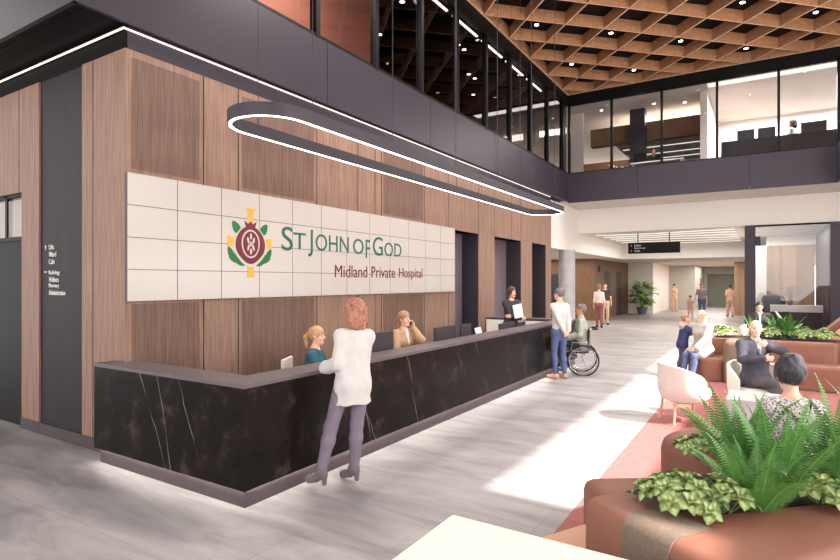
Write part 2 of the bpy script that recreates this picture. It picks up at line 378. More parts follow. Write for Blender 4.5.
# lift lobby
lw = struct('wall_lifts', M['wood_lift'], (-7.3, -7.1, 27.5, 35.3, 0, 3.04), (-14, -7.1, 27.4, 27.5, 0, 3.04))
for y0, y1 in ((29.47, 30.61), (32.21, 33.41)):
    d = struct('door_lift', M['charcoal'], (-7.1, -7.085, y0, y1, 0, 2.47)); d['kind'] = 'structure'
    groove('door_gap', d, M['black'], (-7.085, -7.083, (y0 + y1) / 2 - .01, (y0 + y1) / 2 + .01, 0, 2.47))
d = struct('door_lobby', M['charcoal'], (-9.9, -8.9, 27.36, 27.4, 0, 2.3)); groove('vision_panel', d, M['strip'], (-9.35, -9.28, 27.35, 27.36, .6, 2.1))
struct('wall_lobby_left', M['cream'], (-14, -13.9, 3.6, 28, 0, 4.6))
o = thing('wall_sign', 'small dark round wall sign beside the lift doors', 'sign', (-7.09, 28.3, 2.55))
MB().box(0, .02, -.16, .16, -.16, .16, bev=.009).build('plate', M['black'], o)
# corridor walls
struct('wall_corridor_white', M['white'], (-7.3, -5.68, 35.3, 41.8, 0, 3.05))
struct('wall_corridor_niche', M['greywall'], (-8, -4.05, 41.8, 48.3, 0, 3.05))
struct('door_corridor_side', M['sage'], (-4.05, -4.03, 45, 46.3, 0, 2.2))
ce = struct('wall_corridor_end', M['greywall'], (-6, 3, 48.3, 48.5, 0, 3.05))
d = struct('door_corridor_end', M['sage'], (-3.75, -1.6, 48.26, 48.3, 0, 2.45)); groove('door_frame', d, M['charcoal'], (-3.79, -3.75, 48.25, 48.3, 0, 2.49), (-3.75, -1.6, 48.25, 48.3, 2.45, 2.49))
struct('wall_timber_end', M['oak'], (-1.48, 1, 36, 36.3, 0, 3.05), (-1.48, -1.38, 36.3, 48.3, 0, 3.05))
# glass room
gr = struct('wall_glass_room_frame', M['metal'], (-.56, -.26, 20.75, 21.0, 0, 3.73), (1.68, 2.5, 20.75, 21.0, 0, 3.73))
w4 = struct('window_4', M['black'], (-.26, 1.68, 20.78, 20.9, 3.68, 3.73), (-.26, 1.68, 20.78, 20.9, 0, .06))
MB().box(-.26, 1.68, 20.83, 20.845, .06, 3.68).build('pane', M['glass_s'], w4)
struct('wall_glass_room_back', M['oak'], (.05, 1.62, 26, 26.1, 0, 3.35))
struct('wall_glass_room_side', M['white'], (-.5, .05, 26, 26.1, 0, 3.7), (-.56, -.5, 21, 26, 0, 3.7))
struct('wall_glass_room_right', M['charcoal'], (1.66, 1.75, 21, 26.1, 0, 3.7))
struct('wall_glass_room_head', M['white'], (-.5, 1.75, 26, 26.1, 3.35, 3.7))
sp = MB().box(-.26, -.12, 20.68, 20.75, 3.08, 3.36, bev=.01).build('wall_speaker', M['charcoal'])
tag(sp, 'small dark box speaker fixed beside the dark post of the glass room', 'speaker')
t = thing('reception_bar', 'white topped dark bar counter inside the glass room', 'counter', (0.9, 22.3, 0))
MB().box(-.75, .7, -.2, .25, .9, 1.12).build('counter_top', M['white'], t); MB().box(-.7, .7, -.15, .2, 0, .9).build('front_panel', M['charcoal'], t)

# ------------------------------------------------------------------ coffered timber ceiling
struct('ceiling_roof', M['soffit'], (-14, 6, -6, 19.1, 8.60, 8.9))
m = MB(); th = .035
x0, x1, y0_, y1_ = -5.7, 5.0, -4.0, 18.66
def clipseg(px, py, dx, dy):
    t0, t1 = -1e9, 1e9
    for p, d, lo, hi in ((px, dx, x0, x1), (py, dy, y0_, y1_)):
        a, b = (lo - p) / d, (hi - p) / d
        if a > b: a, b = b, a
        t0, t1 = max(t0, a), min(t1, b)
    return t0, t1
for k in range(-20, 24):
    for s in (1, -1):
        px, py = -5.7, 12 + 1.5 * k
        a, b = clipseg(px, py, 1, s)
        if b - a < .1: continue
        A = Vector((px + a, py + a * s, 0)); B = Vector((px + b, py + b * s, 0)); d = (B - A).normalized(); nn = Vector((-d.y, d.x, 0)) * th / 2
        m.prism([A + nn, A - nn, B - nn, B + nn], 8.30 + (.001 if s > 0 else 0), 8.599)
m.box(-5.74, -5.68, -4, 18.7, 8.3, 8.599); m.box(-5.7, 5, 18.62, 18.68, 8.3, 8.599)
o = m.build('ceiling_lattice', M['fin']); o['kind'] = 'structure'; o.data.materials.append(M['edge'])
for p in o.data.polygons:
    if p.normal.z < -.5: p.material_index = 1  # paler undersides: light bounced off the floor, put into the timber colour
spots = [(-4.95, 13.5), (-3.45, 15), (-4.95, 16.5), (-3.45, 18), (-.45, 15), (1.05, 16.5), (-1.95, 16.5), (-.45, 18), (-1.95, 13.5)]
for i, (x, y) in enumerate(spots):
    t = thing('downlight', 'small round downlight deep in a coffer of the timber lattice ceiling', 'light', (x, y, 8.60), 0, 'downlights in the timber lattice')
    MB().lathe([(.07, 0), (.07, -.12), (.056, -.12), (.054, -.10)], n=18).build('housing', M['black'], t)
    MB().lathe([(.054, -.10), (.054, -.128)], n=18).build('lens', M['lamp'], t)
for i, (x, y) in enumerate([(-6.9, 9.9), (-6.9, 10.25), (-6.9, 12.9), (-6.9, 13.25), (-7.6, 14.9), (-7.6, 15.3), (-8.3, 11.3), (-8.3, 16.6)]):
    tag(lamp(x, y, 8.2), 'recessed downlight in the dark ceiling behind the long upper left glazing', 'light', 'downlights behind the upper left glazing')
for i, (x, y) in enumerate([(-4.9, 19.9), (-3.9, 20.5), (-3.2, 20.1), (-2.3, 20.5)]):
    tag(lamp(x, y, 7.98, .05), 'recessed downlight in the pale ceiling behind the far upper glazing', 'light', 'downlights behind the far upper glazing')
for y in (7.74, 9.24, 10.73, 12.22, 13.72, 15.25):
    b = MB().box(XF - .22, XF - .17, y + .12, y + 1.34, 7.86, 7.89).build('glazing_linear_light', M['led'])  # bars float just inside the glazing head, clear of the ceiling
    tag(b, 'thin linear light at the head of the upper left glazing', 'light', 'linear lights behind the upper left glazing')

# ------------------------------------------------------------------ unseen walls around the camera; right one slotted to shape the sun patch
struct('wall_sun_mask_right', M['white'], (5, 5.2, -6, 30, 2.9, 5.95), (5, 5.2, -6, 30, 7.35, 8.9), (5, 5.2, 2.6, 4.45, 5.95, 7.35), (5, 5.2, 17, 30, 0, 7.35))
struct('wall_behind_camera', M['white'], (-14, 5.2, -6.2, -6, 7.4, 8.9), (-14, -11, -6.2, -6, 0, 7.4), (4, 5.2, -6.2, -6, 0, 7.4))

# ------------------------------------------------------------------ reception counter
cx = -3.69
t = thing('reception_counter', 'long black marble reception counter with taupe top in front of the timber wall', 'counter', (cx, 3.12, 0))
def cb(name, mat, *bx, label=None):
    m = MB()
    for b in bx: m.box(b[0] - cx, b[1] - cx, b[2] - 3.12, b[3] - 3.12, b[4], b[5])
    return m.build(name, mat, t, label=label)
cb('front_panel', M['marble'], (-3.74, -3.66, 3.17, 12.64, .155, 1.01))
cb('end_panel', M['marble'], (-6.0, -3.66, 3.09, 3.17, .155, 1.01))
cb('far_panel', M['marble'], (-5.78, -3.74, 12.56, 12.64, .155, 1.01))
cb('inner_panel', M['white'], (-5.78, -3.95, 12.27, 12.3, .3, .99))
cb('counter_top', M['worktop'], (-4.02, -3.655, 3.42, 12.64, 1.012, 1.046), (-6.0, -3.655, 3.085, 3.305, 1.012, 1.046), (-5.79, -3.655, 3.305, 3.42, 1.012, 1.046), (-5.79, -4.02, 12.27, 12.64, 1.012, 1.046))
cb('plinth', M['plinth'], (-3.75, -3.70, 3.18, 12.6, 0, .155), (-5.95, -3.70, 3.13, 3.18, 0, .155))
cb('inner_panel', M['charcoal'], (-4.0, -3.96, 3.45, 12.27, 0, 1.0))
cb('plinth_light', M['plinth_led'], (-3.695, -3.68, 3.15, 12.6, .1535, .1545), (-5.95, -3.70, 3.11, 3.125, .1535, .1545))
cb('desk', M['charcoal'], (-4.75, -4.0, 3.6, 12.25, .72, .75))
# monitors on the inner desk
def monitor(y, w, label, yaw=0, h=.32, x=-4.1):
    o = thing('computer_monitor', label, 'monitor', (x, y, .75), yaw)
    MB().box(-.02, .015, -w / 2, w / 2, .14, .14 + h, bev=.008).build('screen_back', M['charcoal'], o)
    MB().box(.0, .05, -.03, .03, .05, .26).box(-.1, .1, -.12, .12, 0, .012).build('stand', M['black'], o)
monitor(5.62, .50, 'dark monitor between the white sweater visitor and the receptionist on the phone', h=.38)
monitor(7.25, .62, 'wide dark monitor right of the receptionist in the beige blazer', h=.34)
monitor(7.93, .34, 'narrow dark monitor just left of the upright white paper', h=.33)
monitor(9.60, .70, 'wide dark monitor in front of the woman holding the white folder', h=.25)
monitor(10.30, .42, 'small dark monitor farthest along the counter, right of its wide neighbour', h=.22)
o = MB().box(-.005, .005, -.14, .14, 0, .36).build('paper_sheet', M['ltext']); o.location = (-4.2, 8.75, .75); o.rotation_euler = (0, -.25, .1)
tag(o, 'white sheet of paper standing on the desk right of the monitors', 'paper')

# ------------------------------------------------------------------ sign panel on the wall
PX = -5.755
sg = thing('sign_panel', 'cream glass tile sign panel with hospital name and emblem on the timber wall', 'sign', (PX, 3.30, 1.69))
ys = [3.30] + [3.89 + .607 * i for i in range(11)] + [10.59]
zs = [1.69, 2.035, 2.38, 2.727, 3.075]
m = MB()
for a, b in zip(ys, ys[1:]):
    for c, d in zip(zs, zs[1:]): m.box(0, .012, a + .005 - 3.30, b - .005 - 3.30, c + .004 - 1.69, d - .004 - 1.69)
m.build('tile_face', M['tile'], sg)
MB().box(-.045, .004, .005, 7.285, .005, 1.38).build('backing', M['grout'], sg)

def text_mesh(name, s, mat, parent, loc, width, height, rot, depth=.004):
    cu = bpy.data.curves.new(name, 'FONT'); cu.body = s; cu.extrude = 0; cu.resolution_u = 4
    ob = bpy.data.objects.new('tmp', cu); C.objects.link(ob)
    bpy.context.view_layer.update()
    dg = bpy.context.evaluated_depsgraph_get(); me = bpy.data.meshes.new_from_object(ob.evaluated_get(dg))
    bpy.data.objects.remove(ob); 
    n = len(me.vertices); co = np.empty(n * 3, dtype=np.float32); me.vertices.foreach_get('co', co); co = co.reshape(-1, 3)
    lo, hi = co.min(0), co.max(0)
    co[:, 0] = (co[:, 0] - lo[0]) / (hi[0] - lo[0]) * width; co[:, 1] = (co[:, 1] - lo[1]) / (hi[1] - lo[1]) * height; co[:, 2] = 0
    me.vertices.foreach_set('co', co.ravel())
    bm = bmesh.new(); bm.from_mesh(me); bmesh.ops.remove_doubles(bm, verts=bm.verts, dist=1e-5)
    r = bmesh.ops.extrude_face_region(bm, geom=bm.faces[:]); vs = [g for g in r['geom'] if isinstance(g, bmesh.types.BMVert)]
    bmesh.ops.translate(bm, verts=vs, vec=(0, 0, depth)); bmesh.ops.recalc_face_normals(bm, faces=bm.faces)
    me2 = bpy.data.meshes.new(name); bm.to_mesh(me2); bm.free(); me2.materials.append(mat)
    o = link(name, me2, parent); o.location = loc; o.rotation_euler = rot
    return o
RX = (PI / 2, 0, PI / 2)   # reads along +Y, faces +X
def st(s, y0, y1, z0, z1, mat, name='lettering'):
    text_mesh(name, s, mat, sg, (.0125, y0 - 3.30, z0 - 1.69), y1 - y0, z1 - z0, RX)
for s, a, b, c, d in (('S', 5.50, 5.72, 2.345, 2.685), ('T', 5.73, 5.98, 2.375, 2.615), ('J', 6.03, 6.13, 2.28, 2.68), ('OHN', 6.19, 6.97, 2.375, 2.63),
                      ('O', 7.08, 7.36, 2.365, 2.62), ('F', 7.42, 7.54, 2.31, 2.62), ('G', 7.62, 7.91, 2.36, 2.69), ('OD', 7.96, 8.50, 2.365, 2.61)):
    st(s, a, b, c, d, M['teal'])
for s, a, b, c, d in (('Midland', 6.63, 7.46, 1.975, 2.17), ('Private', 7.58, 8.29, 1.975, 2.17), ('Hospital', 8.42, 9.24, 1.93, 2.165)):
    st(s, a, b, c, d, M['maroon'])
em = MB().build('emblem', M['gold'], sg)
bpy.data.objects.remove(em)
em = thing('emblem', None, None); em.parent = sg; em.location = (.0125, 4.95 - 3.30, 2.41 - 1.69)
if 'category' in em: del em['category']
def flat(name, polys, mat, h, parent=None):
    m = MB()
    for p in polys:
        lo = [m.bm.verts.new((0, a, b)) for a, b in p]; hi = [m.bm.verts.new((h, a, b)) for a, b in p]; n = len(p)
        m.bm.faces.new(lo); m.bm.faces.new(hi[::-1])
        for i in range(n): m.bm.faces.new((lo[i], lo[(i + 1) % n], hi[(i + 1) % n], hi[i]))
    return m.build(name, mat, parent or em)
flat('cross', [[(-.05, -.43), (-.075, -.45), (.085, -.45), (.06, -.43), (.045, .0), (.05, .42), (.09, .46), (-.08, .46), (-.045, .42), (-.04, 0)],
               [(-.36, -.075), (-.33, -.06), (.33, -.06), (.36, -.08), (.36, .09), (.33, .07), (-.33, .07), (-.36, .09)]], M['gold'], .003)
def arcpts(cy, cz, ry, rz, a0, a1, n=16): return [(cy + ry * math.cos(math.radians(a0 + (a1 - a0) * i / n)), cz + rz * math.sin(math.radians(a0 + (a1 - a0) * i / n))) for i in range(n + 1)]
def fruit(s, dz=0): return [(s * .2 * math.sin(t_) * (1 + .12 * math.cos(t_)), dz + s * (.185 * math.cos(t_ + PI) - .0) * (1 + .22 * max(0, math.cos(t_)) ** 6)) for t_ in [(-PI + 2 * PI * i / 40) for i in range(40)]]
flat('fruit_border', [fruit(1.36, -.01)], M['tile'], .005)
flat('fruit', [fruit(1.22)], M['maroon'], .007); flat('fruit_crown', [[(-.06, .17), (-.10, .29), (-.04, .25), (0, .29), (.04, .25), (.10, .29), (.06, .17)]], M['maroon'], .0075)
flat('opening_line', [[(.15 * math.sin(a), .178 * math.cos(a) * (1.1 if math.cos(a) < 0 else 1)) for a in [2 * PI * i / 32 for i in range(32)]]], M['tile'], .009)
flat('opening', [[(.128 * math.sin(a), .156 * math.cos(a) * (1.12 if math.cos(a) < 0 else 1)) for a in [2 * PI * i / 32 for i in range(32)]]], M['maroon'], .011)
def seed(cy, cz, ang, l=.05, w=.017):
    ca, sa = math.cos(ang), math.sin(ang)
    return [(cy + l * math.cos(a) * sa + w * math.sin(a) * ca, cz + l * math.cos(a) * ca - w * math.sin(a) * sa) for a in [2 * PI * i / 14 for i in range(14)]]
flat('seed', [seed(0, .09, 0, .04), seed(-.045, .035, -.25, .045), seed(.045, .035, .25, .045), seed(-.04, -.055, .3, .045), seed(.04, -.055, -.3, .045), seed(0, -.11, 0, .04), seed(0, -.01, 0, .035, .014)], M['tile'], .013)
def leafp(cy, cz, ang, l, w):
    out = []
    for i in range(20):
        a = 2 * PI * i / 20; x = l * math.cos(a); y = w * math.sin(a) * (1 - .35 * math.cos(a))
        out.append((cy + x * math.cos(ang) - y * math.sin(ang), cz + x * math.sin(ang) + y * math.cos(ang)))
    return out
for sd in (-1, 1):
    for ii, args in enumerate(((.235, .20, PI * .30, .085, .055), (.25, -.20, PI * .04, .095, .06), (.15, -.255, PI * -.02, .075, .045), (.32, -.13, PI * .35, .075, .04))):
        p = leafp(*args); p = [(sd * a, b) for a, b in p]
        lf = flat('leaf', [p], M['green'], .0035 + .0006 * ii)

# directory text on the pilaster (own lettering things on the wall)
dt = thing('directory_text', 'small white directory lettering on the dark pilaster at the far left', 'sign', (-7.6, 3.328, 1.8))
def dtx(s, x, z, w, h=.062): text_mesh('text_line', s, M['ltext'], dt, (x + 7.6, 0, z - 1.8), w, h, (PI / 2, 0, 0), .003)
for s, z, w in (('Lifts', 2.30, .13), ('Ward', 2.21, .18), ('Cafe', 2.12, .14)): dtx(s, -7.51, z, w)
for s, z, w in (('Radiology', 1.98, .27), ('Wellness', 1.90, .24), ('Pharmacy', 1.82, .25), ('Administration', 1.74, .40)): dtx(s, -7.51, z, w)
flat_arrow = MB()
flat_arrow.box(.0, .012, -.002, 0, .5, .56).box(-.012, .024, -.0025, 0, .535, .545); flat_arrow.build('arrow', M['ltext'], dt); MB().box(-.02, .04, -.002, 0, .22, .23).box(-.02, -.01, -.0025, 0, .21, .24).build('arrow', M['ltext'], dt)

# hanging sign
hs = thing('hanging_sign', 'black directional sign hanging from the concourse ceiling', 'sign', (-3.47, 21.7, 2.96))
MB().box(-.89, .89, -.04, .04, 0, .40, bev=.006).build('sign_box', M['black'], hs)
MB().box(-.56, -.53, -.01, .01, .4, .77).build('hanger', M['black'], hs); MB().box(.52, .55, -.01, .01, .4, .77).build('hanger', M['black'], hs)
text_mesh('text_line', 'Lifts', M['ltext'], hs, (-.66, -.041, .265), .22, .07, (PI / 2, 0, 0), .003)
text_mesh('text_line', 'Cafe', M['ltext'], hs, (-.66, -.041, .065), .20, .07, (PI / 2, 0, 0), .003)
text_mesh('text_line', 'Radiology', M['ltext'], hs, (-.66, -.041, .165), .38, .06, (PI / 2, 0, 0), .003)
MB().box(-.785, -.755, -.043, -.04, .28, .31).build('arrow', M['ltext'], hs); MB().box(-.785, -.755, -.043, -.04, .09, .12).build('arrow', M['ltext'], hs)

# ------------------------------------------------------------------ ring pendant
rg = thing('ring_pendant', 'long racetrack shaped pendant light with white glowing underside above the counter', 'light', (-4.24, 8.0, 3.47))
def racetrack(hw, y0, y1, n=20):
    p = [(hw * math.cos(a), y1 - hw + hw * math.sin(a)) for a in [PI * i / n for i in range(n + 1)]]
    p += [(-hw * math.cos(a), y0 + hw - hw * math.sin(a)) for a in [PI * i / n for i in range(n + 1)]]
    return p
def band(w_out, w_in, z0, z1, name, mat, shrink=0):
    yo0, yo1 = -4.5 , 4.5
    A = racetrack(w_out, yo0 + shrink, yo1 - shrink); B = racetrack(w_in, yo0 + shrink + (w_out - w_in), yo1 - shrink - (w_out - w_in))
    m = MB(); n = len(A)
    R_ = [[m.bm.verts.new((x, y, z)) for x, y in P] for P, z in ((A, z0), (A, z1), (B, z1), (B, z0))]
    for j in range(4):
        a, b = R_[j], R_[(j + 1) % 4]
        for k in range(n): m.bm.faces.new((a[k], a[(k + 1) % n], b[(k + 1) % n], b[k]))
    return m.build(name, mat, rg, smooth=True)
band(.43, .375, 0, .125, 'housing', M['charcoal'])
band(.420, .389, -.006, .002, 'diffuser', M['led'], .012)
for y in (-3.9, -2.5, -.9, .6, 2.2, 3.6):
    for sx in ((-1, 1) if y in (-3.9, .6, 3.6) else (1,)):
        MB().tube([(.395 * sx, y, .12), (.395 * sx, y, 4.88)], .005, 5).build('cable', M['charcoal'], rg)

# ------------------------------------------------------------------ carpet, furniture
rug = MB().prism([(-1.35, 3.4), (3.6, 3.4), (3.6, 13.6), (-.95, 13.6), (-.95, 11.9), (-1.35, 11.0)], 0, .008).build('carpet', M['carpet'])
tag(rug, 'rose red carpet under the lounge seating', 'carpet')

tb = MB().box(-1.31, 1.6, 1.3, 2.39, .71, .75, bev=.004).build('table_top', M['table'])
tbt = thing('table', 'cream table top corner in the sun at the bottom edge of the photo', 'table', (0, 1.9, 0))
tb.parent = tbt; tb.location = (0, -1.9, 0)
for x in (-1.1, 1.4):
    for y in (1.45, 2.22): MB().box(x - .03, x + .03, y - 1.9 - .03, y - 1.9 + .03, 0, .71).build('leg', M['beech'], tbt)

def soft(name, pts, z0, z1, label, cat, mat='tan', bev=.09, topz=None, parent=None, group=None):
    m = MB().prism(pts, z0, z1, bev, 6, topz)
    o = m.build(name, M[mat], parent, smooth=True)
    if parent is None: tag(o, label, cat, group)
    return o
E1 = Vector((.55, .835, 0)); E2 = Vector((.835, -.55, 0)); O0 = Vector((-.23, 2.83, 0))
def W(a, b): p = O0 + E1 * a + E2 * b; return (p.x, p.y)
# front planter island
pl = thing('planter_sofa', 'terracotta upholstered planter with taupe felt corner nearest the camera, full of ferns', 'sofa', (0, 3.0, 0))
def pw(a, b): p = W(a, b); return (p[0], p[1] - 3.0)
soft('end_cushion', [pw(-.30, -.50), pw(-.30, .40), pw(.77, .46), pw(.77, .03), pw(.0, .03), pw(-.0, -.50)], .02, .80, None, None, bev=.07, parent=pl)
soft('back_cushion', [pw(.78, .03), pw(.78, .47), pw(1.6, .6), pw(1.6, .16)], .02, .80, None, None, bev=.09, parent=pl)
soft('planter_box', [pw(.002, -.5), pw(.002, .028), pw(1.6, .028), pw(1.6, -.5)], .02, .77, None, None, 'soil', bev=.01, parent=pl)
# felt wrap over the end of the planter
def felt_pt(a, b, z): p = pw(a, b); return (p[0], p[1], z)
prof = [(-.306, .06), (-.306, .70)] + [(-.306 + .076 * (1 - math.cos(t_)), .73 + .076 * math.sin(t_)) for t_ in [PI / 2 * k / 6 for k in range(7)]] + [(-.1, .806), (-.045, .806)]
m = MB(); rows = [[m.bm.verts.new(felt_pt(a, b, z)) for a, z in prof] for b in (-.21, .06)]
rows2 = [[m.bm.verts.new(felt_pt(a + (.012 if k < 8 else 0), b, z - (0 if k < 6 else .012))) for k, (a, z) in enumerate(prof)] for b in (-.21, .06)]
for k in range(len(prof) - 1):
    m.bm.faces.new((rows[0][k], rows[0][k + 1], rows[1][k + 1], rows[1][k])); m.bm.faces.new((rows2[0][k], rows2[1][k], rows2[1][k + 1], rows2[0][k + 1]))
    for a in (0, 1): m.bm.faces.new((rows[a][k], rows[a][k + 1], rows2[a][k + 1], rows2[a][k]))
m.build('felt_panel', M['felt'], pl, smooth=True, label='taupe woven felt wrap')
soft('low_bench', [(-1.2, 4.22), (-.62, 4.62), (-.36, 4.22), (-.60, 3.50), (-.80, 3.66)], .02, .42, 'low terracotta seat block with rounded corner in front of the bright floor', 'sofa')
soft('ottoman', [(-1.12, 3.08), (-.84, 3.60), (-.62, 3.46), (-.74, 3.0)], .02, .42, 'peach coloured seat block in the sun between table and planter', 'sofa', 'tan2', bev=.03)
soft('lounge_block', [(-.70, 4.42), (-.56, 4.78), (-.20, 4.86), (-.12, 4.3), (-.34, 4.22)], .02, .78, 'tall rounded terracotta back block behind the low seat block', 'sofa', bev=.12)
soft('low_bench', [(-.08, 4.36), (-.08, 5.0), (.9, 5.0), (.9, 4.36)], .02, .44, 'terracotta seat under the woman with the dark bun', 'sofa')
# side table
stt = thing('side_table', 'pale square side table between the suited man and the woman with the dark bun', 'table', (-.06, 7.1, 0))
MB().box(-.30, .30, -.29, .29, .03, .64, bev=.012).build('table_body', M['concrete'], stt); MB().box(-.27, .27, -.26, .26, 0, .04).build('base', M['black'], stt)
# far sofa with planter
fs = thing('planter_sofa', 'long terracotta planter sofa with taupe felt end behind the suited man', 'sofa', (0, 12.2, 0))
def fp(*pts): return [(x, y - 12.2) for x, y in pts]
soft('end_seat', fp((-1.30, 12.05), (-1.30, 12.75), (-.62, 12.75), (-.62, 11.9), (-.95, 11.78)), .02, .45, None, None, parent=fs, bev=.1)
soft('felt_block', fp((-.66, 11.72), (-.66, 12.5), (-.30, 12.5), (-.30, 11.72)), .02, .80, None, None, 'felt', parent=fs, bev=.09)
soft('seat', fp((-.30, 11.72), (-.30, 12.3), (2.6, 12.3), (2.6, 11.62)), .02, .44, None, None, parent=fs, bev=.07)
soft('backrest', fp((-.28, 12.22), (-.28, 12.46), (1.10, 12.46), (1.10, 12.22)), .3, .80, None, None, parent=fs, bev=.07)
soft('planter_box', fp((-.9, 12.5), (-.9, 13.3), (2.6, 13.3), (2.6, 12.47)), .02, .78, None, None, 'tan', parent=fs, bev=.02)
soft('soil', fp((-.85, 12.55), (-.85, 13.25), (2.5, 13.25), (2.5, 12.52)), .7, .79, None, None, 'soil', parent=fs, bev=.0)
def slope(pts, name, label, y0, y1, mat):
    m = MB(); a = [m.bm.verts.new((x, y0, z)) for x, z in pts]; b = [m.bm.verts.new((x, y1, z)) for x, z in pts]; n = len(pts)
    m.bm.faces.new(a); m.bm.faces.new(b[::-1])
    for i in range(n): m.bm.faces.new((a[i], a[(i + 1) % n], b[(i + 1) % n], b[i]))
    bmesh.ops.bevel(m.bm, geom=m.bm.edges[:], offset=.03, segments=3, affect='EDGES')
    tag(m.build(name, M[mat], smooth=True), label, 'sofa')
slope([(.95, .02), (.95, .82), (1.9, 1.75), (2.9, 1.75), (2.9, .02)], 'high_back_lounge', 'sloping terracotta high back panel at the right edge beside the glass room', 13.75, 14.3, 'tan')
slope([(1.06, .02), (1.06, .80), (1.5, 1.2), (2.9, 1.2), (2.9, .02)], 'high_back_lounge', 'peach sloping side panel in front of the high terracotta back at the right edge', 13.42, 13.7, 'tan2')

# shell armchairs
def armchair(loc, rz, label, group=None):
    t = thing('armchair', label, 'chair', loc, rz, None)
    m = MB(); n, k = 28, 8; outer, inner = [], []
    for i in range(n + 1):
        th_ = math.radians(-118 + 236 * i / n); f = abs(th_) / math.radians(118)
        top = .80 - .17 * f ** 2.2 - .05 * max(0, f - .9) * 10
        ro, ri = [], []
        for j in range(k + 1):
            s = j / k; z = .31 + (top - .31) * s
            r = .275 + .05 * math.sin(min(1, s * 3) * PI / 2) + .008 * s
            cxn = -math.cos(th_) * r * 1.0; cyn = math.sin(th_) * r * 1.08
            # local: back is -Y, front +Y
            ro.append(m.bm.verts.new((cyn, cxn, z))); ri.append(m.bm.verts.new((cyn * .87, cxn * .87 + .0, z + (.0 if j else .02))))
        outer.append(ro); inner.append(ri)
    for i in range(n):
        for j in range(k):
            m.bm.faces.new((outer[i][j], outer[i + 1][j], outer[i + 1][j + 1], outer[i][j + 1])); m.bm.faces.new((inner[i][j], inner[i][j + 1], inner[i + 1][j + 1], inner[i + 1][j]))
        m.bm.faces.new((outer[i][k], outer[i + 1][k], inner[i + 1][k], inner[i][k])); m.bm.faces.new((outer[i][0], inner[i][0], inner[i + 1][0], outer[i + 1][0]))
    for i in (0, n):
        for j in range(k): m.bm.faces.new((outer[i][j], outer[i][j + 1], inner[i][j + 1], inner[i][j]))
    m.build('shell', M['shell'], t, smooth=True)
    c = MB(); prof = [(.0, .30), (.22, .30), (.265, .34), (.285, .40), (.28, .445), (.24, .47), (.0, .475)]
    c.lathe(prof, 0, .03, 28); c.xf(Matrix.Diagonal((1, 1.08, 1, 1))); c.build('seat', M['shell'], t, smooth=True)
    for sx in (-1, 1):
        for sy in (-1, 1): MB().tube([(sx * .20, sy * .20, .31), (sx * .235, sy * .235, 0)], .021, 10, r2=.016).build('leg', M['beech'], t, smooth=True)
    MB().box(-.18, .18, -.18, .18, .27, .30).build('underframe', M['beech'], t)
    return t
armchair((-.93, 8.22, .008), math.radians(-60), 'ivory shell armchair with beech legs standing alone at the carpet edge in the sun')
armchair((-.10, 8.75, .008), math.radians(208), 'ivory shell armchair under the man in the grey suit')
armchair((-1.03, 15.4, 0), math.radians(20), 'ivory armchair behind the embracing mother and child')
armchair((-.2, 16.6, 0), math.radians(180), 'ivory armchair under the man with glasses behind the far planter')
tag_c = thing('office_chair', 'white backed desk chair of the receptionist in the teal top', 'chair', (-4.76, 4.98, 0), math.radians(-62))
MB().box(-.19, .19, -.27, -.23, .6, .97, bev=.015).build('backrest', M['shell'], tag_c); MB().box(-.22, .22, -.2, .2, .52, .58, bev=.02).build('seat', M['shell'], tag_c)
MB().tube([(0, 0, .05), (0, 0, .52)], .025).box(-.25, .25, -.02, .02, .02, .06).box(-.02, .02, -.25, .25, .02, .06).box(-.02, .02, -.24, -.2, .5, .7).build('base', M['black'], tag_c)

# ------------------------------------------------------------------ plants
def vein_mesh(name, verts, faces, vein, mat, parent=None):
    me = bpy.data.meshes.new(name); me.from_pydata(verts, [], faces); me.materials.append(mat)
    at = me.attributes.new('vein', 'FLOAT', 'POINT'); at.data.foreach_set('value', vein)
    me.polygons.foreach_set('use_smooth', [True] * len(me.polygons))
    return link(name, me, parent)
def frond(verts, faces, vein, base, az, tilt, L, w, droop, rnd, twist=0):
    d0 = Vector((math.cos(az), math.sin(az), 0)); side = Vector((-math.sin(az), math.cos(az), 0))
    n = 32; p = Vector(base); ang = tilt; seg = L / n
    for i in range(n):
        s = i / n; ang_i = ang - droop * s * s
        dv = d0 * math.cos(ang_i) + Vector((0, 0, 1)) * math.sin(ang_i); up = side.cross(dv).normalized() * -1
        q = p + dv * seg
        sd = (side * math.cos(twist) + up * math.sin(twist))
        wd = w * math.sin(PI * min(1, (s * .90 + .12)) ** .85) * (1 - .15 * s)
        # rachis
        b = len(verts); verts += [tuple(p + sd * .003), tuple(p - sd * .003), tuple(q - sd * .003), tuple(q + sd * .003)]; faces.append((b, b + 1, b + 2, b + 3)); vein += [1] * 4
        if i > 1:
            for sg_ in (-1, 1):
                tip = p + sd * sg_ * wd + dv * wd * .28 + up * (.12 * wd) * -1
                mid = (p + tip) / 2 + up * wd * .10
                hw = seg * .36
                b = len(verts)
                verts += [tuple(p - dv * hw * .8), tuple(p + dv * hw), tuple(mid + dv * hw * 1.05), tuple(mid - dv * hw * .8), tuple(tip)]
                faces += [(b, b + 1, b + 2, b + 3), (b + 3, b + 2, b + 4)]; vein += [.15, .5, .7, .1, .9]
        p = q
